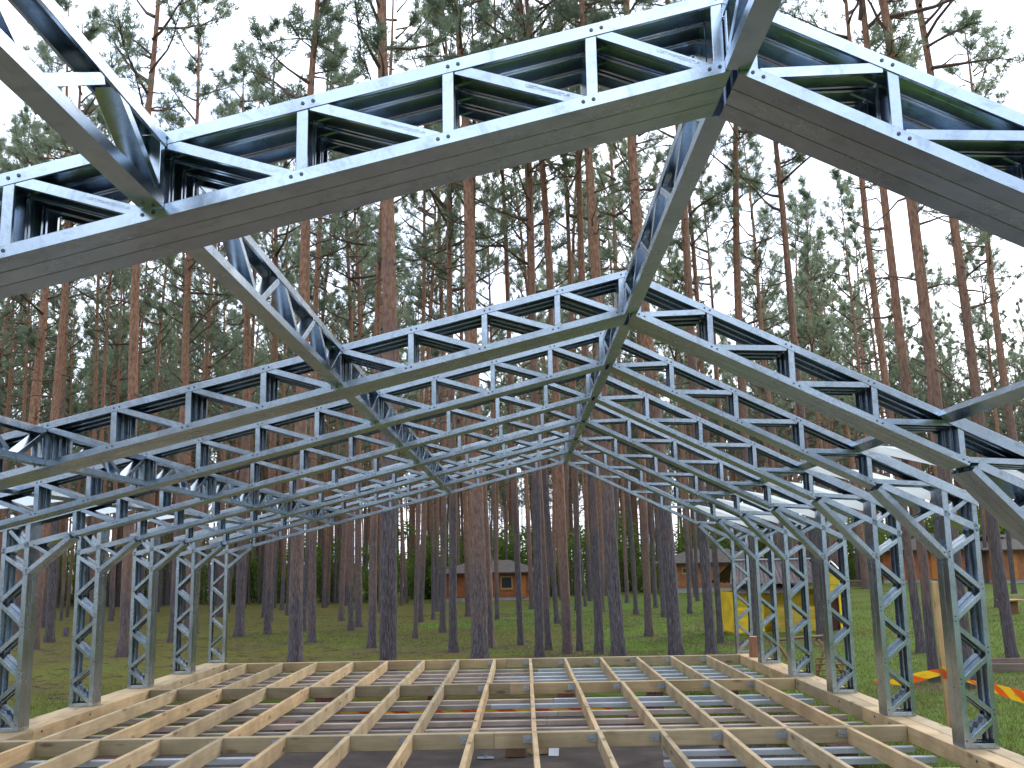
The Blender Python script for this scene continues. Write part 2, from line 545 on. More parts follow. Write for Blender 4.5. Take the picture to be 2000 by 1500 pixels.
def frame_members():
    ms, bolts = [], []
    nL, nR = Vector((-SL, 0, 1)), Vector((-SR, 0, 1))
    A = lambda x, z: (x, PW / 2, z)
    def add(name, a, b, o, W=PW, F=0.047, lip=0.014):
        ms.append((name, cprof(A(*a), A(*b), (o[0], 0, o[1]), W, F, lip)))
    up, dn = (0, 1), (0, -1)
    add('bottom_chord', (-4.70, zbL(-4.70)), (0.786, zbL(0.786)), (-SL, 1))
    add('bottom_chord', (0.812, zbR(0.812)), (3.085, zbR(3.085)), (-SR, 1))
    add('top_chord', (-5.46, ztL(-5.46)), (0.786, ztL(0.786)), (SL, -1))
    add('top_chord', (0.812, ztR(0.812)), (3.96, ztR(3.96)), (SR, -1))
    add('eave_strut', (-4.75, zbL(-4.75) + 0.006), (-5.435, zbL(-5.435) + 0.006), (-SL, 1), PW, 0.06)
    add('eave_strut', (3.135, zbR(3.135) + 0.006), (3.935, zbR(3.935) + 0.006), (-SR, 1), PW, 0.06)
    add('haunch_brace', (-4.725, 1.935), (-5.16, 1.575), (-1, 1.2))
    add('haunch_brace', (3.10, 2.165), (3.655, 1.565), (1, 1))
    add('column_chord', (-5.155, 0.003), (-5.155, ztL(-5.155) - 0.04), (-1, 0), PW, 0.05)
    add('column_chord', (-5.44, 0.003), (-5.44, ztL(-5.44) - 0.04), (1, 0), PW, 0.042)
    add('column_chord', (3.655, 0.003), (3.655, ztR(3.655) - 0.04), (1, 0), PW, 0.05)
    add('column_chord', (3.945, 0.003), (3.945, ztR(3.945) - 0.04), (-1, 0), PW, 0.042)
    add('base_track', (-5.432, 0.002), (-5.163, 0.002), up, PW - 0.01, 0.04)
    add('base_track', (3.663, 0.002), (3.937, 0.002), up, PW - 0.01, 0.04)
    w = PW - 0.008
    F = 0.04
    # rafter webs, left slope
    seq = [0.745] + postsL
    for i, x in enumerate(seq):
        if i > 0 or True:
            add('web_post', (x - 0.02, zbL(x + 0.02) + 0.004), (x - 0.02, ztL(x - 0.02) - 0.004), (1, 0), w, F, 0.016)
        if i > 0:
            xn = seq[i - 1]
            add('web_diagonal', (x + 0.035, ztL(x) - 0.012), (xn - 0.03, zbL(xn) + 0.045), (-0.4, -1), w, F, 0.016)
        bolts += [(x, zbL(x) + 0.027), (x, ztL(x) - 0.024)]
        bolts += [(x - 0.037, zbL(x - 0.037) + 0.027), (x + 0.037, ztL(x + 0.037) - 0.024)]
    seq = [0.862] + postsR + [3.64]
    for i, x in enumerate(seq):
        if i < 5:
            add('web_post', (x + 0.02, zbR(x - 0.02) + 0.004), (x + 0.02, ztR(x + 0.02) - 0.004), (-1, 0), w, F, 0.016)
        if i > 0:
            xn = seq[i - 1]
            add('web_diagonal', (x - 0.035, ztR(x) - 0.012), (xn + 0.03, zbR(xn) + 0.045), (0.4, -1), w, F, 0.016)
        if i < 5:
            bolts += [(x, zbR(x) + 0.027), (x, ztR(x) - 0.024)]
            bolts += [(x + 0.037, zbR(x + 0.037) + 0.027), (x - 0.037, ztR(x - 0.037) - 0.024)]
    # column webs
    for xi, xo, s in ((-5.175, -5.42, -1), (3.675, 3.925, 1)):
        zs = [1.595, 1.325, 1.062, 0.80, 0.545, 0.295, 0.045]
        for k in range(6):
            a, b = (xi, xo) if k % 2 == 0 else (xo, xi)
            o = (-s, -1)
            add('column_diagonal', (a, zs[k] - 0.03), (b, zs[k + 1] + 0.012), o if k % 2 == 0 else (s, -1) , w, F, 0.016)
            bolts += [(a, zs[k] - 0.02), (b, zs[k + 1] + 0.02)]
        add('column_diagonal', (xi, 1.625), (xo, 1.79), (-s, -1), w, F, 0.016)
        bolts += [(xi, 1.625), (xi - s * 0.04, 1.62), (xo, 1.80), (xo, 1.84)]
        zx = (zbL if s < 0 else zbR)(xi) + 0.035
        bolts += [(xi - s * 0.07, zx), (xi - s * 0.03, zx - 0.02), (xi, zx + 0.02), (xi + s * 0.03, zx)]
    add('haunch_strut', (3.40, 1.865), (3.60, 1.965), (-1, 1), w, 0.036)
    add('haunch_strut', (3.69, 1.955), (3.89, 2.10), (1, -1), w, 0.036)
    add('haunch_strut', (-4.965, 1.765), (-5.14, 1.865), (1, 1), w, 0.036)
    add('haunch_strut', (-5.20, 1.875), (-5.36, 2.04), (-1, -1), w, 0.036)
    return ms, bolts

MEM, BOLTS = frame_members()
fmb = MB(); fmb.box((-0.0015, -0.045, 0), (0.0015, 0.045, 0.05))
FIN = fmb.build('anchor_fin', M['steel'])
MEM = [(n, mesh(n, v, f, M['steel'])) for n, (v, f) in MEM]
def disc_mesh(r=0.0075, h=0.004):
    mb = MB()
    mb.tube([(0, 0, 0), (0, -h, 0)], [r, r * 0.8], 8)
    return mb.build('bolt', M['bolt'])
BOLT = disc_mesh()

FY = {1: 3.386, 2: 6.973}
for k in range(3, 9):
    FY[k] = 17.925 - (8 - k) * 1.814
PLY = {1: 3, 2: 3, 3: 2, 4: 2, 5: 2, 6: 2, 7: 2, 8: 1}
ORD = {1: 'first', 2: 'second', 3: 'third', 4: 'fourth', 5: 'fifth', 6: 'sixth', 7: 'seventh', 8: 'last'}
FLAB = {1: 'triple galvanised steel portal frame standing apart, with a wide gap to the next frame',
        2: 'triple galvanised steel portal frame, second in the row, just past the wide gap',
        8: 'single thin galvanised portal frame, last in the row over the far floor beam'}
PS = 0.1255
for k in range(1, 9):
    fr = empty('portal_frame', (0, FY[k], 0))
    tag(fr, FLAB.get(k, 'doubled galvanised steel portal frame, %s in the row counted from the lone triple one' % ORD[k]), 'steel frame', 'portal frames in a row')
    # the frame's middle is on its front plane; each ply is a full truss
    for j in range(PLY[k]):
        for n, me in MEM:
            dy = 0.0
            obj(n, me, fr, (0, j * PS, 0) if 'web' not in n else (rnd.uniform(-.003, .003), j * PS + rnd.uniform(-.0015, .0015), rnd.uniform(-.0015, .0015)))
    W = PLY[k] * PS + 0.012
    for nm, a, b, o in (('eave_cap', (2.985, ztR(2.985) + 0.010), (3.99, ztR(3.99) + 0.010), (SR, -1)),
                        ('eave_cap', (-4.42, ztL(-4.42) + 0.010), (-5.50, ztL(-5.50) + 0.010), (SL, -1))):
        v, f = cprof((a[0], PLY[k] * PS / 2 - 0.002, a[1]), (b[0], PLY[k] * PS / 2 - 0.002, b[1]), (o[0], 0, o[1]), W, 0.078, 0.012)
        obj(nm, mesh(nm, v, f, M['steel']), fr)
    for xi, xo in ((-5.175, -5.42), (3.675, 3.925)):
        for q in (0.22, 0.4, 0.58):
            obj('anchor_fin', FIN, fr, (xi + (xo - xi) * q, PW / 2, 0.075 + 0.22 * q), (0, R(20) * (1 if xi > 0 else -1), 0))
    if k <= 6:
        for (x, z) in BOLTS:
            if k == 1 and (x < -2.4 or x > 2.5): continue
            if k == 2 and (x < -3.9 or x > 3.3): continue
            obj('bolt', BOLT, fr, (x, -0.0005, z))

# ------------------------------------------------------------------ lengthwise trusses between the frames
def purlin(name, xc, zb, zt, ya, yb, n, start_bottom, label):
    L = yb - ya
    t = empty(name, (xc, ya, zb))
    tag(t, label, 'truss', 'lengthwise trusses between the frames')
    W, h = 0.088, zt - zb
    def C(nm, a, b, o, ww=W, F=0.045):
        v, f = cprof((0, a[0], a[1]), (0, b[0], b[1]), (0, o[0], o[1]), ww, F, 0.012, (1, 0, 0))
        obj(nm, mesh(nm, v, f, M['steel']), t)
    C('bottom_chord', (0.004, 0), (L - 0.004, 0), (0, 1))
    C('top_chord', (0.004, h), (L - 0.004, h), (0, -1))
    w = W - 0.008
    C('end_post', (0.006, 0.004), (0.006, h - 0.004), (1, 0), w, 0.04)
    C('end_post', (L - 0.006, 0.004), (L - 0.006, h - 0.004), (-1, 0), w, 0.04)
    for i in range(n):
        y0, y1 = L * i / n, L * (i + 1) / n
        bot = (i % 2 == 0) == start_bottom
        a = (y0 + 0.05, 0.035 if bot else h - 0.035)
        b = (y1 - 0.05, h - 0.035 if bot else 0.035)
        C('web_diagonal', a, b, (0, -1) if bot else (0, 1), w, 0.038)

backs = {k: FY[k] + PLY[k] * PS for k in FY}
LINES = [('ridge_truss', 0.808, 3.325, 3.58, 'ridge truss'), ('slope_truss', -1.279, 2.852, 3.125, 'upper slope truss'), ('slope_truss', -3.339, 2.327, 2.583, 'lower slope truss')]
for nm, xc, zb, zt, txt in LINES:
    for k in range(1, 8):
        ya, yb = backs[k], FY[k + 1]
        purlin(nm, xc, zb, zt, ya, yb, 7 if k == 1 else 3, True, 'galvanised %s joining the %s and %s portal frames' % (txt, ORD[k], ORD[k + 1]))
    if xc > -2:
        purlin(nm, xc, zb, zt, -0.55, FY[1], 8, True, 'galvanised %s running out free from the lone triple frame' % txt)

# eave channels and pale eave sheets
for k in range(1, 8):
    ya, yb = backs[k], FY[k + 1]
    for side, x, zf, S in (('short', 2.945, ztR, SR), ('long', -4.42, ztL, SL)):
        if k == 1 and side == 'long': continue
        v, f = cprof((x, ya + 0.003, zf(x) - 0.06), (x, yb - 0.003, zf(x) - 0.06), (-S, 0, 1), 0.10, 0.05, 0.012, (1, 0, S))
        tag(obj('eave_channel', mesh('eave_channel', v, f, M['steel'])), 'straight steel channel along the %s roof slope between %s and %s frames' % (side, ORD[k], ORD[k + 1]), 'channel', 'eave channels')
    if k >= 2:
        for side, s in (('short', 1), ('long', -1)):
            if s > 0:
                P = [(2.99, yb - 0.1, 2.50), (3.07, yb - 0.2, 2.525), (3.32, yb - 0.95, 2.40), (3.70, ya + 0.03, 2.165), (3.66, ya + 0.03, 2.075), (3.30, yb - 0.8, 2.295)]
                zf = ztR
            else:
                P = [(-4.5, yb - 0.06), (-4.56, yb - 0.5), (-4.72, ya + 0.02), (-5.46, ya + 0.02), (-5.0, yb - 0.75)]
                zf = ztL
            vs = [(q[0], q[1], q[2] if len(q) > 2 else zf(q[0]) + 0.024 + 0.008 * math.sin(q[1] * 3)) for q in P]
            n = len(vs)
            vs += [(x, y, z + 0.003) for x, y, z in vs]
            fs = [tuple(range(n))[::-1], tuple(range(n, 2 * n))] + [(i, (i + 1) % n, n + (i + 1) % n, n + i) for i in range(n)]
            tag(obj('eave_sheet', mesh('eave_sheet', vs, fs, M['sheet'])), 'pale pointed sheet on the %s-slope eave between %s and %s frames' % (side, ORD[k], ORD[k + 1]), 'sheet', 'pale eave sheets')

# ------------------------------------------------------------------ timber floor frame
fl = empty('timber_floor_frame', (-0.7, 10.0, 0))
tag(fl, 'open grid of new sawn pine joists and beams forming the unfinished floor', 'floor frame')
def fbox(nm, lo, hi, mt, bev=0.004):
    c = [(a + b) / 2 for a, b in zip(lo, hi)]
    mb = MB()
    mb.box([a - q for a, q in zip(lo, c)], [b - q for b, q in zip(hi, c)], 0, bev)
    return obj(nm, mb.build(nm, mt), fl, (c[0] + 0.7, c[1] - 10.0, c[2]))
XL0, XL1, XR0, XR1 = -5.47, -5.06, 3.635, 3.985
for (a, b) in ((XL0, XL0 + 0.202), (XL0 + 0.208, XL1), (XR0, XR0 + 0.172), (XR0 + 0.178, XR1)):
    o = 0.05 if a in (XL0, XR0) else -0.1
    cuts = [4.5, 7.6 + o * 6, 11.2 + o * 4, 14.6 + o, 17.86]
    for y0, y1 in zip(cuts, cuts[1:]):
        fbox('edge_beam', (a, y0 + 0.002, -0.145), (b, y1 - 0.002, 0.0), M['pine_y'])
BEAMS = [(6.2, 6.30), (10.09, 10.19), (14.1, 14.2), (17.62, 17.72)]
for i, (y0, y1) in enumerate(BEAMS):
    cuts = [XL1 + 0.003, -0.30 + 0.1 * (i == 2), XR0 - 0.003]
    for x0, x1 in zip(cuts, cuts[1:]):
        fbox('cross_beam', (x0, y0, -0.146), (x1 - 0.002, y1, -0.001), M['pine_x'])
jx = [0.096 + 0.6 * i for i in range(-8, 6)]
jme = {}
br = MB()
br.box((-0.09, -0.0025, -0.035), (0.0, 0.0, 0.035))
br.box((-0.0028, -0.07, -0.035), (-0.0003, -0.0026, 0.035))
br.tube([(-0.045, -0.001, 0.0), (-0.045, -0.010, 0.0)], [0.012, 0.008], 8)
BR = br.build('joist_bracket', M['steel_dull'])
for (ya, yb) in ((6.30, 10.09), (10.19, 14.1), (14.2, 17.62)):
    for x in jx:
        dx = rnd.uniform(-0.012, 0.012)
        L = yb - ya - 0.006
        key = round(L, 3)
        if key not in jme:
            mb = MB()
            mb.box((-0.0235, -L / 2, -0.0725), (0.0235, L / 2, 0.0725), 0, 0.003)
            jme[key] = mb.build('joist', M['pine_y'])
        obj('joist', jme[key], fl, (x + dx + 0.7, (ya + yb) / 2 - 10, -0.0735 + rnd.uniform(-0.002, 0.002)), (0, 0, rnd.uniform(-0.003, 0.003)))
        obj('joist_bracket', BR, fl, (x + dx - 0.026 + 0.7, yb - 0.0005 - 10, -0.06))
# battens under the joists
for y in (17.45, 16.9, 16.33, 15.86, 15.3, 14.7, 13.72, 13.25, 12.58, 11.94, 11.37, 10.75, 9.95, 9.45, 8.9, 8.3, 7.7, 7.1):
    if y < 10.09:
        segs = [(XL1 + 0.02, -2.35 + rnd.uniform(-0.1, 0.1)), (1.26 + rnd.uniform(-0.05, 0.08), XR0 - 0.02)]
    else:
        xm = rnd.uniform(-1.2, 0.4)
        segs = [(XL1 + 0.02, xm), (xm + 0.004, XR0 - 0.02)]
    for x0, x1 in segs:
        grey = (y > 14.2 and x1 > 0.5) or (13.0 < y < 14.1 and x1 > 0.5) or y < 10.09
        fbox('steel_batten' if grey else 'timber_batten', (x0, y - 0.07 + rnd.uniform(-0.01, 0.006), -0.207), (x1, y, -0.149 - rnd.uniform(0, 0.004)), M['pale_batten'] if grey else M['batten'], 0.004)
# coach bolts on the edge beams
for yy in (8.6, 11.0, 12.2, 15.4):
    obj('bolt', disc_mesh(0.014, 0.008), fl, (XR0 + 0.7, yy - 10, -0.045), (0, 0, R(-90)))
    obj('bolt', disc_mesh(0.014, 0.008), fl, (XL1 + 0.7, yy - 10, -0.045), (0, 0, R(90)))

# brick piers under the floor
bmb = MB(); bmb.box((-0.118, -0.055, -0.03), (0.118, 0.055, 0.03), 0, 0.004)
BRICK = bmb.build('brick', M['brick'])
for (px, py) in [(-4.2, 15.6), (-2.9, 15.2), (-1.3, 15.5), (0.6, 15.2), (1.9, 15.4), (3.0, 15.5), (-4.3, 12.4), (2.9, 12.3), (2.1, 10.8), (3.15, 10.6), (-4.2, 10.7), (1.35, 12.9), (-2.9, 12.8), (2.2, 8.9), (-3.6, 9.1)]:
    g = zg(px, py)
    pr = empty('brick_pier', (px, py, g), rnd.uniform(-0.15, 0.15))
    tag(pr, 'short stacked red brick pier under the timber floor', 'pier', 'brick piers under the floor')
    z = 0.03
    c = 0
    while g + z + 0.03 < -0.206 and c < 6:
        for s in (-1, 1):
            if c % 2 == 0:
                obj('brick', BRICK, pr, (0, s * 0.058, z), (0, 0, rnd.uniform(-0.03, 0.03)))
            else:
                obj('brick', BRICK, pr, (s * 0.058, 0, z), (0, 0, R(90) + rnd.uniform(-0.03, 0.03)))
        z += 0.0605
        c += 1

# loose things on and under the floor
mb = MB()
ring = []
N = 18
for i, (zz, rr) in enumerate([(0, 0.088), (0.006, 0.092), (0.16, 0.088), (0.318, 0.089), (0.325, 0.086)]):
    for j in range(N):
        t = 2 * math.pi * j / N
        q = rr * (1 + 0.05 * math.sin(3 * t) + 0.03 * math.sin(7 * t + i))
        mb.v.append((q * math.cos(t), q * math.sin(t), zz))
for i in range(4):
    for j in range(N):
        mb.f.append((i * N + j, i * N + (j + 1) % N, (i + 1) * N + (j + 1) % N, (i + 1) * N + j)); mb.m.append(0)
mb.f.append(tuple(range(N))[::-1]); mb.m.append(0)
mb.f.append(tuple(4 * N + j for j in range(N))); mb.m.append(1)
tag(obj('log_offcut', mb.build('log_offcut', [M['log'], plain('log_end_grain', (0.36, 0.2, 0.13), 0.8)]), None, (3.80, 17.2, 0.001)), 'short reddish log standing upright on the timber edge beam by the last frame', 'log')

mb = MB(); mb.box((-0.11, -0.06, 0), (0.11, 0.06, 0.10), 0, 0.006)
tag(obj('timber_block', mb.build('timber_block', plain('brown_block', (0.17, 0.095, 0.055), 0.8, 0, 0.3)), None, (-0.11, 11.6, zg(-0.11, 11.6) + 0.013)), 'brown timber block lying on the bare soil under the floor', 'block')
mb = MB()
prof = [(-0.13, -0.08), (0.12, -0.09), (0.13, 0.07), (-0.12, 0.09)]
vs = [(x, y, 0.0) for x, y in prof] + [(x * 0.92, y * 0.9, 0.09 + 0.02 * (i % 2)) for i, (x, y) in enumerate(prof)] + [(0.02, 0.0, 0.135), (-0.05, 0.02, 0.12)]
mb.add(vs, [(0, 1, 2, 3)[::-1], (0, 1, 5, 4), (1, 2, 6, 5), (2, 3, 7, 6), (3, 0, 4, 7), (4, 5, 8, 9), (5, 6, 8), (6, 7, 9, 8), (7, 4, 9)])
tag(obj('paper_bag', mb.build('paper_bag', plain('brown_paper', (0.40, 0.28, 0.15), 0.8)), None, (0.16, 11.75, zg(0.16, 11.75) + 0.022), (0, 0, R(15))), 'crumpled brown paper bag on the bare soil beside a white card', 'bag')
mb = MB(); mb.box((-0.055, -0.004, 0), (0.055, 0.004, 0.16), 0, 0.001)
tag(obj('white_card', mb.build('white_card', plain('white_card', (0.72, 0.74, 0.76), 0.6)), None, (0.30, 11.55, zg(0.3, 11.55) + 0.02), (R(-35), 0, R(-8))), 'small white card leaning on the bare soil by a paper bag', 'card')
pb = empty('post_base', (-0.44, 11.5, zg(-0.44, 11.5) + 0.02))
tag(pb, 'small galvanised post base bracket standing on the bare soil', 'bracket')
mb = MB(); mb.box((-0.09, -0.06, 0), (0.09, 0.06, 0.006)); obj('foot_plate', mb.build('foot_plate', M['steel_dull']), pb)
mb = MB(); mb.tube([(0, 0, 0.006), (0, 0, 0.16)], 0.018, 10); obj('stem', mb.build('stem', M['steel_dull']), pb)
mb = MB(); mb.box((-0.06, -0.05, 0.16), (0.06, 0.05, 0.166)); mb.box((-0.0665, -0.05, 0.16), (-0.0605, 0.05, 0.25)); mb.box((0.0605, -0.05, 0.16), (0.0665, 0.05, 0.25)); obj('saddle', mb.build('saddle', M['steel_dull']), pb)

# ------------------------------------------------------------------ barrier tape
def tape_mat():
    mt, t, b = mat('barrier_tape')
    uv = node(t, 'UVMap')
    sep = node(t, 'SeparateXYZ')
    t.links.new(uv.outputs['UV'], sep.inputs['Vector'])
    a = node(t, 'Math', operation='MULTIPLY_ADD')
    a.inputs[1].default_value = 0.55
    t.links.new(sep.outputs['Y'], a.inputs[0])
    t.links.new(sep.outputs['X'], a.inputs[2])
    fr_ = node(t, 'Math', operation='FRACT')
    t.links.new(a.outputs[0], fr_.inputs[0])
    st = ramp(t, fr_.outputs[0], [(0.0, (0.66, 0.10, 0.014)), (0.46, (0.75, 0.48, 0.02))])
    st.color_ramp.interpolation = 'CONSTANT'
    t.links.new(st.outputs['Color'], b.inputs['Base Color'])
    b.inputs['Roughness'].default_value = 0.4
    tr = node(t, 'BsdfTranslucent')
    t.links.new(st.outputs['Color'], tr.inputs['Color'])
    mx = node(t, 'MixShader')
    mx.inputs['Fac'].default_value = 0.35
    t.links.new(b.outputs[0], mx.inputs[1])
    t.links.new(tr.outputs[0], mx.inputs[2])
    t.links.new(mx.outputs[0], t.nodes['Material Output'].inputs['Surface'])
    return mt
M['tape'] = tape_mat()
M['tape_text'] = plain('tape_lettering', (0.50, 0.20, 0.02), 0.5)

def text_mesh(txt, size, mt):
    cu = bpy.data.curves.new('lettering', 'FONT')
    cu.body = txt
    cu.size = size
    cu.align_x = 'CENTER'
    cu.align_y = 'CENTER'
    cu.extrude = 0.0004
    cu.resolution_u = 2
    o = bpy.data.objects.new('lettering', cu)
    COL.objects.link(o)
    dg = bpy.context.evaluated_depsgraph_get()
    me = bpy.data.meshes.new_from_object(o.evaluated_get(dg))
    bpy.data.objects.remove(o)
    me.materials.clear()
    me.materials.append(mt)
    return me
NOTE = text_mesh('NOTE', 0.05, M['tape_text'])

def tape(pts, widths, tilts, label, texts):
    """ribbon through pts; widths vary; tilts lean the ribbon; text at parameter positions"""
    n = len(pts)
    vs, fs, uvs = [], [], []
    s = 0.0
    for i in range(n):
        p = Vector(pts[i])
        if i: s += (p - Vector(pts[i - 1])).length
        d = (Vector(pts[min(i + 1, n - 1)]) - Vector(pts[max(i - 1, 0)])).normalized()
        sd = d.cross(Vector((0, 0, 1))).normalized()
        u = Vector((0, 0, 1)) * math.cos(tilts[i]) + sd * math.sin(tilts[i])
        for q in (-1, 1):
            vs.append(p + u * widths[i] * q / 2)
            uvs.append((s / 0.5, (q + 1) / 2))
        if i:
            fs.append((2 * i - 2, 2 * i, 2 * i + 1, 2 * i - 1))
    me = mesh('barrier_tape', vs, fs, M['tape'], smooth=True)
    ul = me.uv_layers.new(name='UVMap')
    for lp in me.loops:
        ul.data[lp.index].uv = uvs[lp.vertex_index]
    o = tag(obj('barrier_tape', me), label, 'tape', 'barrier tape')
    for i, f in texts:
        a, b = Vector(pts[i]), Vector(pts[i + 1])
        c = a.lerp(b, f)
        d = (b - a).normalized()
        sd = Vector((d.y, -d.x, 0)).normalized()          # faces the building
        if sd.y > 0: sd = -sd
        x = d if d.x > 0 else -d
        yv = sd.cross(x)
        mt = Matrix((x, yv, x.cross(yv))).transposed().to_4x4()
        mt.translation = c + x.cross(yv) * 0.006
        tx = obj('lettering', NOTE, o)
        tx.matrix_local = mt
    return o

stake = obj('wooden_stake', None) if False else None
mb = MB()
mb.box((-0.033, -0.022, -0.45), (0.033, 0.022, 1.76), 0, 0.003)
tag(obj('wooden_stake', mb.build('wooden_stake', M['stake']), None, (5.20, 13.0, -0.49), (0, R(-0.9), 0)), 'sawn wooden stake driven into the lawn, wrapped with red and yellow tape', 'stake')
stx = 5.19
tape([(4.52, 13.6, 0.0), (4.64, 13.52, -0.005), (4.78, 13.42, 0.02), (4.95, 13.25, 0.08), (5.05, 13.12, 0.13), (5.13, 12.965, 0.17)], [0.06, 0.05, 0.11, 0.12, 0.10, 0.085], [0.3, 0.9, 0.2, 0.0, 0.2, 0], 'slack red and yellow barrier tape hanging between a column foot and the stake', [(3, 0.4)])
tape([(5.155, 12.97, 0.18), (5.19, 12.972, 0.16), (5.243, 12.965, 0.2), (5.25, 12.99, 0.22), (5.24, 13.03, 0.2)], [0.13, 0.15, 0.14, 0.1, 0.08], [0, 0.05, -0.05, 0, 0], 'short red and yellow barrier tape wound around the wooden stake', [])
tape([(5.24, 12.95, 0.15), (5.29, 12.7, 0.115), (5.33, 12.4, 0.095), (5.36, 12.1, 0.085), (5.40, 11.7, 0.065), (5.44, 11.3, 0.05), (5.5, 10.8, 0.045), (5.58, 10.1, 0.06), (5.66, 9.4, 0.10)], [0.07, 0.05, 0.06, 0.10, 0.13, 0.13, 0.13, 0.12, 0.12], [0, 0.5, 0.4, 0.1, 0, 0, 0, 0, 0], 'red and yellow barrier tape stretched from the stake past the steel columns', [(4, 0.3), (5, 0.5), (6, 0.5)])
tape([(-4.3, 14.9, -0.36), (-3.0, 14.8, -0.38), (-1.9, 14.75, -0.40), (-0.9, 14.7, -0.41), (0.1, 14.7, -0.40), (1.2, 14.75, -0.42)], [0.12, 0.11, 0.12, 0.12, 0.11, 0.10], [0.0, 0.2, 0, 0.1, 0, 0.3], 'red and yellow barrier tape running low beneath the floor joists', [(1, 0.3), (1, 0.7), (2, 0.2), (2, 0.6), (3, 0.5), (4, 0.4)])

# printed marks on the lone frame's diagonals
MARK = text_mesh('U2RT/MAMC02V2TI-PI', 0.017, M['ink'])
f1 = [o for o in COL.objects if o.name.startswith('portal_frame') and o.type == 'EMPTY'][0]
for i in range(0, 5):
    x0, x1 = postsL[i] + 0.035, ([0.745] + postsL)[i] - 0.03
    z0, z1 = ztL(postsL[i]) - 0.012, zbL(([0.745] + postsL)[i]) + 0.045
    a = math.atan2(z1 - z0, x1 - x0)
    c = Vector((x0 + (x1 - x0) * 0.72, 0.0035, z0 + (z1 - z0) * 0.72)) + Vector((-math.sin(a), 0, math.cos(a))) * -0.018
    t = obj('printed_mark', MARK, f1, c, (R(90), -a, 0))

# ------------------------------------------------------------------ cabins
M['cabin_red'] = wood('cabin_boards_red', 'x', (0.34, 0.095, 0.030), (0.48, 0.155, 0.05), False)
M['cabin_brown'] = wood('cabin_boards_brown', 'x', (0.32, 0.115, 0.045), (0.46, 0.185, 0.075), False)
M['roof'] = plain('brown_felt_roof', (0.090, 0.075, 0.062), 0.9, 0, 0.25, 3, 0.3)
M['fascia'] = plain('dark_fascia', (0.05, 0.038, 0.03), 0.8)
M['plinth'] = plain('pale_plinth', (0.34, 0.34, 0.33), 0.9, 0, 0.2, 2, 0.2)
M['trim'] = plain('ochre_trim', (0.42, 0.26, 0.09), 0.7)
M['door'] = plain('orange_door', (0.48, 0.17, 0.03), 0.6, 0, 0.15)
def glass():
    mt, t, b = mat('window_glass')
    b.inputs['Base Color'].default_value = (0.03, 0.035, 0.04, 1)
    b.inputs['Roughness'].default_value = 0.08
    return mt
M['glass'] = glass()

def clad(nm, t, x0, x1, y0, y1, z0, z1, mt, bh=0.16):
    """walls of horizontal boards round a box, each board its own lap"""
    mb = MB()
    z = z0
    while z < z1 - 0.01:
        h = min(bh, z1 - z)
        for (a, b) in (((x0, y0 - 0.03, z), (x1, y0, z + h - 0.012)), ((x0, y1, z), (x1, y1 + 0.03, z + h - 0.012)),
                       ((x0 - 0.03, y0, z), (x0, y1, z + h - 0.012)), ((x1, y0, z), (x1 + 0.03, y1, z + h - 0.012))):
            mb.box(a, b)
        z += h
    mb.box((x0 + 0.002, y0 + 0.002, z0), (x1 - 0.002, y1 - 0.002, z1))
    return obj(nm, mb.build(nm, mt), t)

def hip_roof(t, x0, x1, y0, y1, z, rise, over=0.55, inset=None):
    ins = inset if inset is not None else (y1 - y0) / 2
    X0, X1, Y0, Y1 = x0 - over, x1 + over, y0 - over, y1 + over
    ym = (y0 + y1) / 2
    vs = [(X0, Y0, z), (X1, Y0, z), (X1, Y1, z), (X0, Y1, z), (x0 + ins, ym, z + rise), (x1 - ins, ym, z + rise)]
    vs += [(a, b, c - 0.10) for a, b, c in vs[:4]]
    mb = MB()
    mb.add(vs, [(0, 1, 5, 4), (1, 2, 5), (2, 3, 4, 5), (3, 0, 4)])
    mb.add(vs, [(0, 6, 7, 1), (1, 7, 8, 2), (2, 8, 9, 3), (3, 9, 6, 0), (6, 9, 8, 7)], 1)
    return obj('roof', mb.build('roof', [M['roof'], M['fascia']]), t)

def window(t, x, z, w, h, y):
    f = MB()
    fw_ = 0.09
    f.box((-w / 2 - fw_, -0.05, -h / 2 - fw_), (-w / 2, 0.0, h / 2 + fw_)); f.box((w / 2, -0.05, -h / 2 - fw_), (w / 2 + fw_, 0.0, h / 2 + fw_))
    f.box((-w / 2, -0.05, h / 2), (w / 2, 0.0, h / 2 + fw_)); f.box((-w / 2, -0.05, -h / 2 - fw_), (w / 2, 0.0, -h / 2))
    wd = obj('window', f.build('window_frame', M['trim']), t, (x, y - 0.031, z))
    g = MB(); g.box((-w / 2, -0.02, -h / 2), (w / 2, -0.01, h / 2))
    obj('pane', g.build('pane', M['glass']), wd)
    s = MB(); s.box((-w / 2 - 0.12, -0.09, -h / 2 - fw_ - 0.05), (w / 2 + 0.12, 0.0, -h / 2 - fw_ - 0.002))
    obj('sill', s.build('sill', M['trim']), wd)

def door(t, x, w, h, y, z0, mt=None):
    d = MB(); d.box((-w / 2, -0.06, 0), (w / 2, 0.0, h))
    o = obj('door', d.build('door', mt or M['door']), t, (x, y - 0.031, z0))
    k = MB(); k.box((w / 2 - 0.14, -0.11, h * 0.45), (w / 2 - 0.08, -0.061, h * 0.45 + 0.05))
    obj('handle', k.build('handle', M['steel_dull']), o)

def cabin(loc, rz, L, D, wall, plinth, rise, label, mt, wins, doors, over=0.6):
    t = empty('log_cabin', loc, rz)
    tag(t, label, 'cabin', 'wooden cabins among the pines')
    p = MB(); p.box((0, 0, -0.8), (L, D, plinth)); obj('plinth', p.build('plinth', M['plinth']), t)
    clad('wall', t, 0.0, L, 0.0, D, plinth + 0.002, plinth + wall, mt)
    hip_roof(t, 0, L, 0, D, plinth + wall + 0.05, rise, over)
    for a in wins: window(t, *a, 0.0)
    for a in doors: door(t, *a, 0.0, plinth + 0.01)
    return t

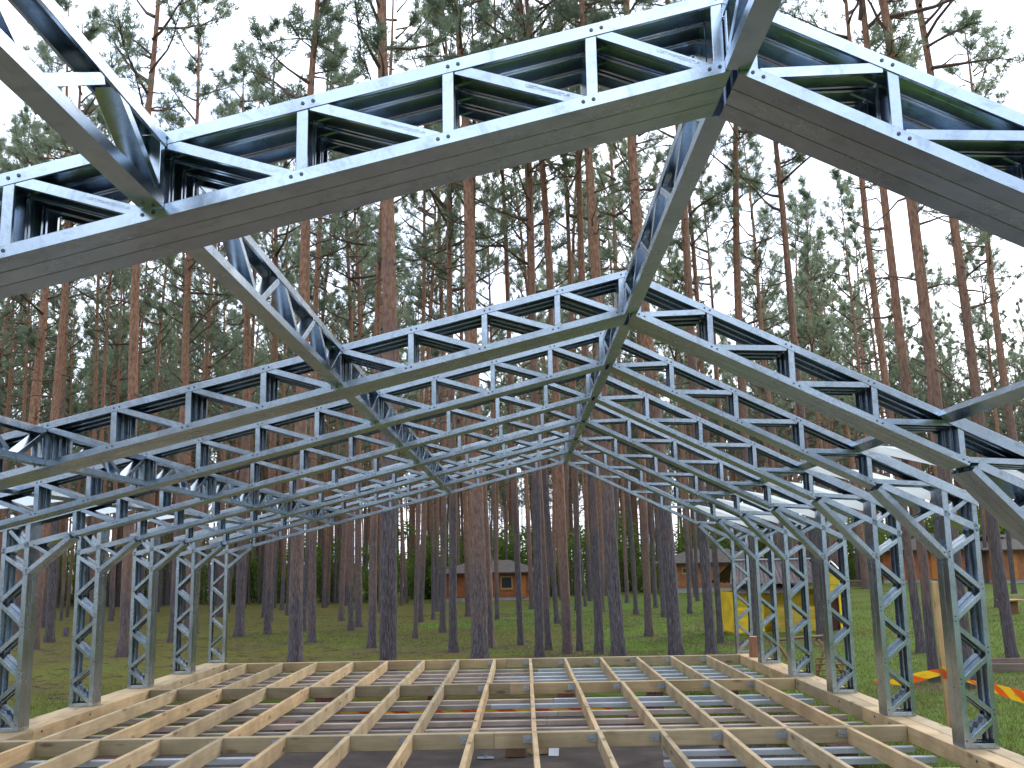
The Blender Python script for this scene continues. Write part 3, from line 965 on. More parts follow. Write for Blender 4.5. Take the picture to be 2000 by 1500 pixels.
# cabin behind the middle of the floor
c = cabin((-6.6, 83.5, -1.50), R(2), 8.1, 5.0, 1.95, 0.33, 1.0, 'low orange-brown cabin with brown hip roof seen between trunks, white notice beside its door', M['cabin_red'],
          [(5.3, 1.5, 0.8, 0.85)], [(6.55, 0.6, 1.75), (7.75, 0.5, 1.75)])
n = MB(); n.box((6.10, -0.05, 1.55), (6.30, -0.033, 1.9)); obj('notice', n.build('notice', plain('white_notice', (0.75, 0.75, 0.75), 0.6)), c)
for xx in (0.3, 2.0):
    pmb = MB(); pmb.box((xx - 0.07, -1.0, -0.2), (xx + 0.07, -0.86, 2.3)); obj('porch_post', pmb.build('porch_post', M['fascia']), c)
cabin((11.9, 87.0, -1.25), R(-3), 8.6, 5.5, 2.05, 0.45, 1.15, 'dark red-brown cabin with pale plinth behind the yellow playhouse', M['cabin_brown'],
      [(2.2, 1.9, 1.1, 0.35)], [(6.4, 0.8, 1.9)])
# cabin to the right: two faces seen
c = cabin((29.4, 84.2, -0.74), R(-26), 8.6, 7.0, 2.3, 0.38, 1.35, 'orange-red cabin on the lawn showing two sides, its window framed in ochre', M['cabin_red'],
          [(5.4, 1.75, 0.5, 0.9)], [(4.1, 0.75, 1.95)])
w2 = cabin((36.6, 78.6, -0.72), R(12), 4.6, 6.5, 2.25, 0.30, 1.2, 'brown boarded cabin with small ochre window and yellow door beyond the picnic tables', M['cabin_brown'],
           [(2.9, 1.65, 0.42, 0.72)], [(0.85, 0.6, 1.9, )])

# ------------------------------------------------------------------ yellow playhouse
M['yellow'] = wood('yellow_boards', 'x', (0.72, 0.50, 0.010), (0.85, 0.62, 0.02), False, 0.6)
M['yellow_dirty'] = wood('worn_yellow_boards', 'x', (0.40, 0.28, 0.03), (0.58, 0.42, 0.04), False, 0.7)
M['eternit'] = plain('corrugated_roof', (0.115, 0.090, 0.085), 0.9, 0, 0.3, 5, 0.2)
ph = empty('playhouse', (6.62, 32.2, -0.94), R(4))
tag(ph, 'bright yellow wooden playhouse with brown corrugated roof and dark doorway', 'playhouse')
# base posts
mb = MB()
for xx in (0.12, 1.6, 3.2):
    for yy in (0.1, 1.9):
        mb.box((xx - 0.06, yy - 0.06, -0.1), (xx + 0.06, yy + 0.06, 0.2))
obj('base_post', mb.build('base_post', M['fascia']), ph)
mb = MB(); mb.box((-0.04, -0.04, 0.20), (3.46, 2.1, 0.26)); obj('deck', mb.build('deck', M['yellow_dirty']), ph)
def boards(nm, x0, x1, z0, z1, y, mt, n, parent=ph, thick=0.03):
    h = (z1 - z0) / n
    for i in range(n):
        b = MB(); b.box((x0, y - thick, 0.003), (x1, y, h - 0.003), 0, 0.004)
        obj(nm, b.build(nm, mt), parent, (0, 0, z0 + i * h))
boards('board', 0.0, 0.48, 0.262, 1.48, 0.0, M['yellow'], 11)
boards('board', 0.70, 0.80, 0.262, 1.48, 0.0, M['yellow'], 11)
boards('board', 0.48, 0.70, 0.262, 0.62, 0.0, M['yellow'], 3)
boards('board', 0.48, 0.70, 1.38, 1.48, 0.0, M['yellow'], 1)
f = MB(); f.box((0.48, -0.045, 0.62), (0.505, 0.02, 1.38)); f.box((0.675, -0.045, 0.62), (0.70, 0.02, 1.38)); f.box((0.505, -0.045, 0.62), (0.675, 0.02, 0.645)); f.box((0.505, -0.045, 1.355), (0.675, 0.02, 1.38)); f.box((0.505, -0.045, 0.97), (0.675, 0.02, 1.03))
wd = obj('window', f.build('window_frame', M['plinth']), ph)
g = MB(); g.box((0.505, 0.0, 0.645), (0.675, 0.01, 1.355)); obj('pane', g.build('pane', M['glass']), wd)
# recessed middle wall, dirty balcony boarding in front
boards('board', 0.80, 2.72, 0.262, 1.50, 0.55, M['yellow'], 9)
boards('balcony_board', 1.1, 2.70, 0.264, 1.02, 0.02, M['yellow_dirty'], 6)
mb = MB(); mb.box((0.79, -0.02, 0.262), (0.85, 0.56, 1.5)); obj('side_wall', mb.build('side_wall', M['yellow']), ph)
mb = MB(); mb.box((0.02, 0.03, 0.262), (0.06, 2.0, 1.48)); mb.box((3.30, 0.03, 0.262), (3.34, 2.0, 1.9)); mb.box((0.06, 1.96, 0.262), (3.30, 2.0, 1.5)); obj('rear_wall', mb.build('rear_wall', M['yellow']), ph)
# doorway wing on the right
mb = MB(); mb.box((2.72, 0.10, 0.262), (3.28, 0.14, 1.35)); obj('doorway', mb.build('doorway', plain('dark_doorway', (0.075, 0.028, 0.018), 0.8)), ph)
for xx in (2.70, 2.94, 3.28):
    mb = MB(); mb.box((xx - 0.035, -0.07, 0.262), (xx + 0.035, 0.0, 1.95 if xx != 2.94 else 1.36)); obj('door_post', mb.build('door_post', M['yellow']), ph)
boards('board', 2.735, 3.245, 1.36, 1.66, -0.02, M['yellow'], 3)
mb = MB()
gz = [(2.62, 1.67), (3.38, 1.67), (3.38, 1.95), (3.0, 2.30), (2.62, 1.90)]
mb.add([(x, -0.06, z) for x, z in gz] + [(x, -0.01, z) for x, z in gz], [(0, 1, 2, 3, 4), (9, 8, 7, 6, 5)] + [(i, 5 + i, 5 + (i + 1) % 5, (i + 1) % 5) for i in range(5)])
obj('gable', mb.build('gable', M['yellow']), ph)
def corrugated(nm, a, b, c_, d, n, amp=0.02):
    """roof sheet a-b eave, d-c ridge, ribs run from eave to ridge"""
    a, b, c_, d = map(Vector, (a, b, c_, d))
    nn = (b - a).cross(d - a).normalized()
    vs, fs = [], []
    for i in range(n + 1):
        t = i / n
        o = nn * (amp if i % 2 else -amp)
        p, q = a.lerp(b, t) + o, d.lerp(c_, t) + o
        vs += [p, q, p - nn * 0.012, q - nn * 0.012]
    for i in range(n):
        k = 4 * i
        fs += [(k, k + 4, k + 5, k + 1), (k + 2, k + 3, k + 7, k + 6), (k, k + 2, k + 6, k + 4), (k + 1, k + 5, k + 7, k + 3)]
    return obj(nm, mesh(nm, vs, fs, M['eternit']), ph)
corrugated('roof_sheet', (-0.25, -0.28, 1.75), (2.75, -0.28, 1.75), (2.75, 1.0, 2.46), (0.22, 1.0, 2.46), 44)
corrugated('roof_sheet', (3.55, 2.25, 1.75), (-0.25, 2.25, 1.75), (0.22, 1.0, 2.46), (3.3, 1.0, 2.46), 44)
corrugated('roof_sheet', (-0.12, -0.30, 1.47), (1.9, -0.34, 1.47), (1.9, 0.3, 1.74), (-0.12, 0.3, 1.74), 30, 0.014)
corrugated('roof_sheet', (2.50, 1.0, 1.82), (2.50, -0.2, 1.82), (3.0, -0.2, 2.40), (3.0, 1.0, 2.46), 16)
corrugated('roof_sheet', (3.52, -0.2, 1.86), (3.52, 1.0, 1.86), (3.0, 1.0, 2.46), (3.0, -0.2, 2.40), 16)
mb = MB(); mb.box((0.15, 0.94, 2.47), (3.35, 1.06, 2.51)); obj('ridge_cap', mb.build('ridge_cap', M['steel_dull']), ph)
mb = MB(); mb.tube([(2.48, -0.22, 1.80), (3.0, -0.22, 2.40)], 0.022, 6); mb.tube([(3.54, -0.22, 1.84), (3.0, -0.22, 2.40)], 0.022, 6); obj('verge_trim', mb.build('verge_trim', M['steel_dull']), ph)

# ------------------------------------------------------------------ climbing frame of poles and a ladder bench
cf = empty('pole_frame', (4.95, 19.3, zg(4.95, 19.3)))
tag(cf, 'rustic A-frame of crossed brown poles beside the steel columns', 'pole frame')
def pole(nm, a, b, r, parent):
    mb = MB(); mb.tube([a, Vector(a).lerp(Vector(b), 0.5) + Vector((0.01, 0, 0.01)), b], [r, r * 0.95, r * 0.9], 8)
    obj(nm, mb.build(nm, M['pole'], True), parent)
pole('pole', (-0.30, 0.0, 0.70), (0.10, 0.05, -0.05), 0.028, cf)
pole('pole', (0.70, 0.1, 0.80), (0.42, 0.0, 0.0), 0.03, cf)
pole('pole', (0.52, 0.1, 0.66), (1.0, 0.15, -0.05), 0.03, cf)
pole('pole', (0.60, -0.1, 0.62), (1.15, -0.1, -0.05), 0.028, cf)
pole('crossbar', (-0.42, 0.05, 0.66), (0.78, 0.1, 0.74), 0.026, cf)
ld = empty('step_ladder', (5.28, 18.4, zg(5.28, 18.4)))
tag(ld, 'low wooden step ladder standing on grass behind the columns', 'ladder')
pole('side_rail', (-0.16, 0, 0.0), (-0.13, 0.1, 0.42), 0.02, ld)
pole('side_rail', (0.34, 0, 0.0), (0.30, 0.1, 0.42), 0.02, ld)
for z in (0.1, 0.2, 0.3, 0.4):
    pole('rung', (-0.15, 0.02, z), (0.33, 0.02, z), 0.016, ld)

# ------------------------------------------------------------------ tables, sandbox, stump, pallet
M['tabletop'] = wood('table_boards', 'x', (0.34, 0.20, 0.10), (0.48, 0.30, 0.16), False)
M['tableleg'] = plain('brown_table_leg', (0.16, 0.07, 0.03), 0.8)
def table(loc, rz, L, W, H, label, boards_n=5):
    t = empty('garden_table', loc, rz); tag(t, label, 'table', 'garden tables on the lawn')
    for i in range(boards_n):
        y0 = -W / 2 + i * W / boards_n
        mb = MB(); mb.box((-L / 2, y0 + 0.004, H - 0.06), (L / 2, y0 + W / boards_n - 0.004, H), 0, 0.004); obj('tabletop_board', mb.build('tabletop_board', M['tabletop']), t)
    mb = MB(); mb.box((-0.16, -0.14, -0.1), (0.16, 0.14, H - 0.061), 0, 0.01); obj('leg', mb.build('leg', M['tableleg']), t)
table((19.0, 40.4, zg(19.0, 40.4)), R(12), 0.85, 0.7, 0.56, 'small square table with a thick single leg on the lawn')
table((19.75, 39.2, zg(19.75, 39.2)), R(12), 0.8, 0.35, 0.36, 'low bench seat with single leg next to the small square table', 2)
t = empty('picnic_table', (38.2, 84.2, zg(38.2, 84.2)), R(8)); tag(t, 'picnic table of pale boards on the lawn before the brown cabin', 'table')
for i in range(4):
    mb = MB(); mb.box((-1.2, -0.4 + i * 0.2 + 0.01, 0.72), (1.2, -0.2 + i * 0.2 - 0.01, 0.78)); obj('tabletop_board', mb.build('tabletop_board', M['tabletop']), t)
for s in (-0.7, 0.7):
    mb = MB(); mb.box((s - 0.06, -0.35, -0.1), (s + 0.06, 0.35, 0.719)); obj('leg', mb.build('leg', M['tableleg']), t)
sb = empty('sandbox', (9.6, 19.8, zg(9.6, 19.8)), R(-6)); tag(sb, 'low weathered wooden sandbox frame on the lawn', 'sandbox')
for (lo, hi) in (((-1.1, -0.55, -0.05), (1.1, -0.50, 0.16)), ((-1.1, 0.50, -0.05), (1.1, 0.55, 0.16)), ((-1.15, -0.5, -0.05), (-1.1, 0.5, 0.16)), ((1.1, -0.5, -0.05), (1.15, 0.5, 0.16))):
    mb = MB(); mb.box(lo, hi, 0, 0.006); obj('side_board', mb.build('side_board', M['greywood']), sb)
mb = MB(); mb.box((-1.09, -0.495, -0.05), (1.09, 0.495, 0.05)); obj('sand', mb.build('sand', plain('sand', (0.26, 0.19, 0.13), 0.95, 0, 0.2, 8, 0.4)), sb)
mb = MB(); mb.tube([(0, 0, -0.2), (0, 0, 0.02), (0.01, 0, 0.25), (0.01, 0.01, 0.37)], [0.16, 0.13, 0.115, 0.11], 12)
tag(obj('tree_stump', mb.build('tree_stump', M['bark'], False), None, (-17.6, 39.8, zg(-17.6, 39.8))), 'dark upright tree stump on the mossy floor among pines', 'stump')
pl = empty('pallet_stack', (24.9, 77.0, zg(24.9, 77.0))); tag(pl, 'dark low stack of planks lying on grass beside the orange-red cabin', 'planks')
for i in range(3):
    mb = MB(); mb.box((-1.0, -0.5, 0.1 + i * 0.17), (1.0, 0.5, 0.25 + i * 0.17)); obj('plank', mb.build('plank', M['greywood']), pl)

# ------------------------------------------------------------------ pines
def pine_meshes(seed, near):
    r = random.Random(seed)
    H = r.uniform(20.5, 24.0)
    r0 = r.uniform(0.19, 0.225)
    bend = [(r.uniform(-1, 1), r.uniform(-1, 1)) for _ in range(3)]
    def axis(z):
        t = z / H
        return Vector((0.5 * t * bend[0][0] + 0.34 * math.sin(3.6 * t + bend[1][0] * 3) * t + 0.16 * math.sin(9 * t + bend[2][0] * 3) * t,
                       0.5 * t * bend[0][1] + 0.34 * math.sin(3.4 * t + bend[1][1] * 3) * t + 0.14 * math.sin(8 * t + bend[2][1] * 3) * t, z))
    def rad(z):
        t = z / H
        return max(0.018, r0 * (1 - 0.30 * t ** 0.8 - 0.62 * t ** 2.4)) + 0.035 * math.exp(-max(z, 0) / 0.2)
    tr = MB()
    zs = [-0.5, 0.0, 0.12, 0.35, 0.8, 1.6] + [2.6 + i * (H - 2.6) / 17 for i in range(18)]
    N = 14 if near else 8
    b = 0
    for i, z in enumerate(zs):
        c = axis(max(z, 0)); c.z = z
        rr = rad(max(z, 0))
        for j in range(N):
            t = 2 * math.pi * j / N
            q = rr * (1 + 0.06 * math.sin(3 * t + seed + z * 0.4) + 0.05 * r.uniform(-1, 1) + (0.25 * math.sin(5 * t + seed) if z < 0.2 else 0))
            tr.v.append((c.x + q * math.cos(t), c.y + q * math.sin(t), z))
    for i in range(len(zs) - 1):
        for j in range(N):
            j2 = (j + 1) % N
            tr.f.append((i * N + j, i * N + j2, (i + 1) * N + j2, (i + 1) * N + j)); tr.m.append(0)
    cb = H * r.uniform(0.42, 0.58)          # where the live crown begins
    # dead branches on the bare stem
    for k in range(30 if near else 12):
        z = r.uniform(0.24 * H, cb + 4)
        t = r.uniform(0, 6.28)
        L = r.uniform(0.25, 0.8) if r.random() < 0.55 else r.uniform(0.9, 2.3)
        d = Vector((math.cos(t), math.sin(t), r.uniform(-0.15, 0.3)))
        p = axis(z)
        pts = [p]
        for s in range(4):
            d = (d + Vector((r.uniform(-.3, .3), r.uniform(-.3, .3), r.uniform(-.35, .2)))).normalized()
            pts.append(pts[-1] + d * L / 4)
        tr.tube(pts, [0.03, 0.022, 0.016, 0.011, 0.006], 4, 1, False)
        if L > 0.8:
            for s in range(3):
                q = pts[r.randint(1, 3)]
                e = (d + Vector((r.uniform(-1, 1), r.uniform(-1, 1), r.uniform(-.5, .8)))).normalized()
                tr.tube([q, q + e * L * 0.2, q + e * L * 0.36 + Vector((0, 0, -0.05))], [0.009, 0.007, 0.004], 3, 1, False)
    trunk = tr.build('pine_trunk', [M['bark'], M['twig']], True)
    cr = MB()
    def tuft(c, d, n, ln):
        for _ in range(n):
            e = (d * 0.75 + Vector((r.gauss(0, .62), r.gauss(0, .62), r.gauss(0.12, .5)))).normalized()
            L = ln * r.uniform(0.7, 1.25)
            s = e.cross(Vector((r.uniform(-1, 1), r.uniform(-1, 1), r.uniform(-1, 1))))
            if s.length < 1e-3: continue
            s = s.normalized() * (0.015 if near else 0.026)
            a = c + Vector((r.gauss(0, .05), r.gauss(0, .05), r.gauss(0, .04)))
            cr.add([a - s, a + s, a + e * L], [(0, 1, 2)], 0)
    nb = 31 if near else 28
    for k in range(nb):
        t = (k + r.uniform(0, .9)) / nb
        z = cb + (H - cb) * t ** 0.92
        env = (0.55 + 1.0 * math.sin(math.pi * min(1, t * 0.85 + 0.2)) ) * (1 - 0.45 * t)
        L = r.uniform(1.1, 2.35) * env * r.choice((0.6, 1.0, 1.0, 1.25))
        a = r.uniform(0, 6.283)
        d = Vector((math.cos(a), math.sin(a), r.uniform(-0.1, 0.45) + 0.5 * t))
        p = axis(min(z, H - 0.1))
        pts = [p]
        for s in range(5):
            d = (d.normalized() + Vector((r.uniform(-.22, .22), r.uniform(-.22, .22), r.uniform(-.08, .24)))).normalized()
            pts.append(pts[-1] + d * L / 5)
        r1 = 0.018 + 0.016 * L
        cr.tube(pts, [r1, r1 * .8, r1 * .62, r1 * .46, r1 * .3, r1 * .16], 4, 1, False)
        nsub = 5 if near else 4
        for s in range(nsub + 2):
            f = r.uniform(0.38, 1.0)
            i = min(4, int(f * 5)); q = pts[i].lerp(pts[i + 1], f * 5 - i)
            e = (d * 0.7 + Vector((r.uniform(-1, 1), r.uniform(-1, 1), r.uniform(-.12, .5)))).normalized()
            ln = L * r.uniform(0.16, 0.36)
            q2 = q + e * ln * 0.5; q3 = q + (e + Vector((0, 0, 0.22))).normalized() * ln
            cr.tube([q, q2, q3], [r1 * .3, r1 * .2, r1 * .1], 3, 1, False)
            tuft(q3, e, 24 if near else 13, 0.22 if near else 0.28)
            tuft(q2, e, 14 if near else 8, 0.22 if near else 0.28)
            if r.random() < 0.8:
                tuft(q3 + Vector((r.gauss(0, .16), r.gauss(0, .16), r.gauss(0.06, .08))), e, 18 if near else 10, 0.20 if near else 0.28)
        tuft(pts[-1], d, 12, 0.24)
    crown = cr.build('pine_crown', [M['needle'], M['twig']])
    return trunk, crown, H, r0

NEAR = [pine_meshes(100 + i, True) for i in range(7)]
FAR = [pine_meshes(200 + i, False) for i in range(6)]
ntree = [0]
def pine(x, y, s, proto, label, group, lean=(0, 0), thick=1.0):
    t = empty('pine_tree', (x, y, zg(x, y) - 0.02), rnd.uniform(0, 6.28))
    t.rotation_euler = (lean[0], lean[1], rnd.uniform(0, 6.28)) if False else (0, 0, 0)
    t.rotation_euler = (Matrix.Rotation(lean[0], 3, 'X') @ Matrix.Rotation(lean[1], 3, 'Y') @ Matrix.Rotation(rnd.uniform(0, 6.28), 3, 'Z')).to_euler()
    t.scale = (s, s, s)
    tag(t, label, 'pine tree', group)
    obj('trunk', proto[0], t, scale=(thick, thick, 1))
    obj('crown', proto[1], t, scale=(thick ** 0.4, thick ** 0.4, 1))
    ntree[0] += 1
    return t

# trunks measured in the photograph: x, y on the ground, diameter at breast height, lean towards +X
def ground_hit(px, py):
    """which ground point a sight line meets (used once to survey the trees)"""
    d = fw * 1975.94 + rt * (px - 1000) + up * (750 - py)
    d.normalize()
    t = 8.0
    while t < 300:
        q = Vector((0, 0, 1.602)) + d * t
        if q.z < zg(q.x, q.y): return q
        t += 0.1
    return None
SURVEY = [  # base column, base row (or None with its distance), width, lean
    (937, 24.6, 36, 0), (958, 30.0, 20, 0), (885, 1274, 18, 0.4), (1018, 31.0, 13.5, -1.0), (1054, 26.5, 20, 0), (1110, 27.5, 21, -2), (1172, 27.0, 20, -1), (1210, 24.3, 30, -1.0),
    (1322, 24.5, 30, -0.8), (1268, 1243, 17, 0), (1133, 1272, 9, 0), (865, 1236, 14, 1.0), (811, 1247, 9, 0.5), (820, 1216, 13, 3.0), (846, 1210, 8, -1), (915, 1204, 13, 0),
    (971, 1210, 9, 0), (1088, 1218, 11, -3.5), (1072, 1270, 10, -2), (1039, 1190, 11, 0), (1243, 1201, 10, -1), (1281, 1187, 9, -1), (1152, 1174, 9, 0), (1182, 1164, 8, 0),
    (1390, 26.0, 22, -0.6), (1408, 1256, 13, -1), (1362, 1174, 8, 0), (1474, 1255, 22, 0), (1606, 1251, 20, -1.2), (1800, 1276, 18, -1.5), (1826, 1332, 15, -0.8), (1893, 1345, 27, -1.5),
    (1692, 1150, 19, -1), (1930, 1139, 8, 0), (96, 1255, 17, 0.4), (66, 1269, 18, 0.5), (241, 1283, 23, 1.2), (227, 1185, 17, 0.3), (338, 1255, 19, 0.5), (380, 1237, 14, 0.5),
    (311, 1185, 12, 0), (467, 1245, 20, 0.2), (577, 23.5, 30, 0.2), (609, 1255, 17, 0.5), (666, 1213, 12, 1), (727, 30.0, 18, 0.3), (757, 20.8, 38, 0.5), (30, 1240, 26, 3.2),
    (1445, 47, 11, -1), (1528, 53, 9, 0), (1566, 44, 15, -2), (1652, 60, 9, -1), (1722, 50, 10, 0.5), (1772, 57, 9, -1), (1962, 46, 14, -2), (2040, 38, 18, -2), (1995, 62, 10, -1), (1868, 63, 9, 0), (1352, 48, 10, 0), (1300, 44, 11, -1), (700, 1225, 15, -0.5), (522, 1240, 15, 0.3), (1980, 1300, 22, -2.5), (430, 1205, 14, 0.5)]
placed = []
near_trees = []
for i, (px, by, wd, ln) in enumerate(SURVEY):
    if by < 200:
        Y = by
        d = fw * 1975.94 + rt * (px - 1000) + up * (750 - 1290)
        x = d.x / d.y * Y
        y = Y
    else:
        q = ground_hit(px, by)
        x, y = q.x, q.y
    dist = math.hypot(x, y)
    dia = wd * dist / 1975.94
    pr = NEAR[i % 7]
    s = rnd.uniform(0.92, 1.08)
    thick = max(0.42, min(1.4, 0.82 * dia / (2 * pr[3] * 0.93) / s))
    if dist < 36:
        lab, grp = ('thick grey-barked pine standing close behind the timber floor' if wd >= 26 else 'medium pine with furrowed grey-brown lower trunk near the timber floor'), ('thick near pines' if wd >= 26 else 'medium near pines')
    else:
        lab, grp = 'slender pine with reddish upper trunk in the middle distance', 'middle-distance pines'
    tre = pine(x, y, s, pr, lab, grp, (R(rnd.uniform(-0.8, 0.8)), R(ln + rnd.uniform(-0.4, 0.4))), thick)
    placed.append((x, y))
    if dist < 36: near_trees.append((math.atan2(x, y), tre))
NTH = 'first second third fourth fifth sixth seventh eighth ninth tenth eleventh twelfth thirteenth fourteenth fifteenth sixteenth seventeenth eighteenth nineteenth twentieth twenty-first twenty-second twenty-third twenty-fourth twenty-fifth twenty-sixth twenty-seventh twenty-eighth twenty-ninth thirtieth'.split()
cnts = {}
for _, tre in sorted(near_trees, key=lambda q: q[0]):
    g = tre['group']
    k = cnts[g] = cnts.get(g, -1) + 1
    if g.startswith('thick'):
        tre['label'] = 'thick grey-barked pine close behind the timber floor, %s counted from the long-slope eave' % NTH[k]
    else:
        tre['label'] = 'medium grey-brown pine near the timber floor, %s counted from the long-slope eave' % NTH[k]
# fill the forest behind
def blocked(x, y):
    a = x / y
    if any((x - u) ** 2 + (y - v) ** 2 < 3.2 for u, v in placed): return True
    if -8.5 < x < 2.5 and 80.5 < y < 91: return True
    if 10 < x < 22 and 84 < y < 95: return True
    if 28 < x < 44 and 74 < y < 92: return True
    if -0.10 < a < 0.02 and y < 81 and rnd.random() < 0.85: return True      # sight lines to the cabins stay fairly open
    if a > 0.10 and y < 52: return True                       # the lawn
    if a > 0.10 and y < 66 and rnd.random() < 0.4: return True
    if a > 0.34 and y < 76: return True
    if 0.12 < a < 0.22 and y < 84 and rnd.random() < 0.7: return True
    return False
cnt, tries = 0, 0
while cnt < 228 and tries < 20000:
    tries += 1
    y = math.sqrt(rnd.uniform(38 ** 2, 108 ** 2))
    x = y * rnd.uniform(-0.60, 0.60)
    if blocked(x, y): continue
    dist = math.hypot(x, y)
    pr = FAR[rnd.randrange(6)] if dist > 62 else NEAR[rnd.randrange(7)]
    sc_ = rnd.uniform(1.0, 1.36) if x / y > 0.08 else rnd.uniform(0.88, 1.22)
    pine(x, y, sc_, pr, 'slender pine among the crowded trunks of the far forest' if dist > 62 else 'slender pine with reddish upper trunk in the middle distance', 'far forest pines' if dist > 62 else 'middle-distance pines',
         (R(rnd.gauss(0, 1.3)), R(rnd.gauss(0, 1.5))), rnd.uniform(0.38, 0.68))
    placed.append((x, y))
    cnt += 1

# the rest of the forest reads as one mass: instances on points (beyond, beside and behind the clearing)
def forest_mass():
    coll = bpy.data.collections.new('pine_kinds')
    for i, pr in enumerate(FAR):
        mb = bmesh.new()
        for me in pr[:2]:
            mb.from_mesh(me)
        me2 = bpy.data.meshes.new('mass_pine')
        # keep both meshes' own materials
        nm = len(pr[0].polygons)
        mb.to_mesh(me2)
        mb.free()
        for mt in (M['bark'], M['twig'], M['needle'], M['twig']): me2.materials.append(mt)
        idx = [p.material_index for p in pr[0].polygons] + [p.material_index + 2 for p in pr[1].polygons]
        me2.polygons.foreach_set('material_index', idx)
        o = bpy.data.objects.new('mass_pine_%d' % i, me2)
        coll.objects.link(o)
    pts = []
    tries = 0
    while len(pts) < 1250 and tries < 40000:
        tries += 1
        y = math.sqrt(rnd.uniform(74 ** 2, 170 ** 2)); x = y * rnd.uniform(-0.72, 0.72)
        if y < (84 if x / y < -0.12 else 97): continue
        pts.append((x, y))
    n = 0
    while n < 1000:                       # unseen pines beside and behind the clearing, added for the steel's reflections
        a = rnd.uniform(0, 6.283); q = rnd.uniform(54, 112)
        x, y = q * math.sin(a), q * math.cos(a)
        if y > 0 and abs(x) < 0.72 * y: continue
        pts.append((x, y)); n += 1
    me = mesh('forest', [(x, y, zg(x, y) - 0.1) for x, y in pts], [], [])
    ob = tag(obj('distant_forest', me), 'dense mass of distant pines closing off the clearing', 'forest', kind='stuff')
    ng = bpy.data.node_groups.new('scatter_pines', 'GeometryNodeTree')
    ng.interface.new_socket('Geometry', in_out='INPUT', socket_type='NodeSocketGeometry')
    ng.interface.new_socket('Geometry', in_out='OUTPUT', socket_type='NodeSocketGeometry')
    N = ng.nodes
    gi, go = N.new('NodeGroupInput'), N.new('NodeGroupOutput')
    ip = N.new('GeometryNodeInstanceOnPoints')
    ci = N.new('GeometryNodeCollectionInfo')
    ci.inputs['Collection'].default_value = coll
    ci.inputs['Separate Children'].default_value = True
    ci.inputs['Reset Children'].default_value = True
    rr = N.new('FunctionNodeRandomValue'); rr.data_type = 'FLOAT_VECTOR'
    rr.inputs[0].default_value = (-0.015, -0.015, 0); rr.inputs[1].default_value = (0.015, 0.015, 6.28)
    rs = N.new('FunctionNodeRandomValue'); rs.data_type = 'FLOAT'
    rs.inputs[2].default_value = 0.85; rs.inputs[3].default_value = 1.25
    rs.inputs['Seed'].default_value = 3
    ip.inputs['Pick Instance'].default_value = True
    L = ng.links
    L.new(gi.outputs[0], ip.inputs['Points'])
    L.new(ci.outputs[0], ip.inputs['Instance'])
    L.new(rr.outputs[0], ip.inputs['Rotation'])
    vm = N.new('ShaderNodeVectorMath'); vm.operation = 'SCALE'
    vm.inputs[0].default_value = (0.66, 0.66, 1.0)
    L.new(rs.outputs[1], vm.inputs['Scale'])
    L.new(vm.outputs[0], ip.inputs['Scale'])
    L.new(ip.outputs[0], go.inputs[0])
    md = ob.modifiers.new('scatter', 'NODES')
    md.node_group = ng
forest_mass()

# ------------------------------------------------------------------ undergrowth
def shrub_mesh(seed, H, Wd, n):
    r = random.Random(seed)
    st, lf = MB(), MB()
    for k in range(6):
        a = r.uniform(0, 6.28); q = r.uniform(0.2, 0.9) * Wd * 0.5
        top = Vector((q * math.cos(a), q * math.sin(a), H * r.uniform(0.6, 0.95)))
        st.tube([(0.1 * math.cos(a), 0.1 * math.sin(a), -0.1), top * 0.5 + Vector((0, 0, 0.1 * H)), top], [0.03, 0.022, 0.008], 4)
    blobs = [(Vector((r.gauss(0, Wd * 0.24), r.gauss(0, Wd * 0.24), r.uniform(0.15, 0.9) * H)), r.uniform(0.18, 0.36) * Wd) for _ in range(16)]
    for _ in range(n):
        c, q = blobs[r.randrange(len(blobs))]
        d = Vector((r.gauss(0, 1), r.gauss(0, 1), r.gauss(0, 0.8))).normalized() * q * r.uniform(0.5, 1.05)
        p = c + d
        if p.z < 0.02: continue
        a = Vector((r.uniform(-1, 1), r.uniform(-1, 1), r.uniform(-.6, .6))).normalized() * 0.12
        b = a.cross(Vector((r.uniform(-1, 1), r.uniform(-1, 1), r.uniform(-1, 1)))).normalized() * 0.065
        lf.add([p - a, p + b, p + a, p - b], [(0, 1, 2, 3)])
    return st.build('shrub_stems', M['twig']), lf.build('shrub_foliage', M['leaf'])
SHR = [shrub_mesh(1, 2.6, 3.2, 1500), shrub_mesh(2, 4.6, 3.4, 2000), shrub_mesh(3, 1.3, 2.6, 900)]
def shrub(x, y, k, s, label, group):
    t = empty('shrub', (x, y, zg(x, y)), rnd.uniform(0, 6.28)); t.scale = (s,) * 3
    tag(t, label, 'shrub', group)
    obj('stems', SHR[k][0], t); obj('foliage', SHR[k][1], t)
for i in range(60):
    y = rnd.uniform(92, 112); x = y * (-0.60 + 1.2 * (i + rnd.uniform(0, 1)) / 60)
    shrub(x, y, rnd.choice((0, 0, 2)), rnd.uniform(0.7, 1.25), 'low green shrub at the foot of the far forest', 'shrubs under the far pines')
for i in range(70):
    y = rnd.uniform(92, 116); x = y * (-0.6 + 1.2 * (i + rnd.uniform(0, 1)) / 70)
    shrub(x, y, 1, rnd.uniform(0.9, 1.7), 'tall light green broadleaf shrub between the far trunks', 'tall broadleaf shrubs')

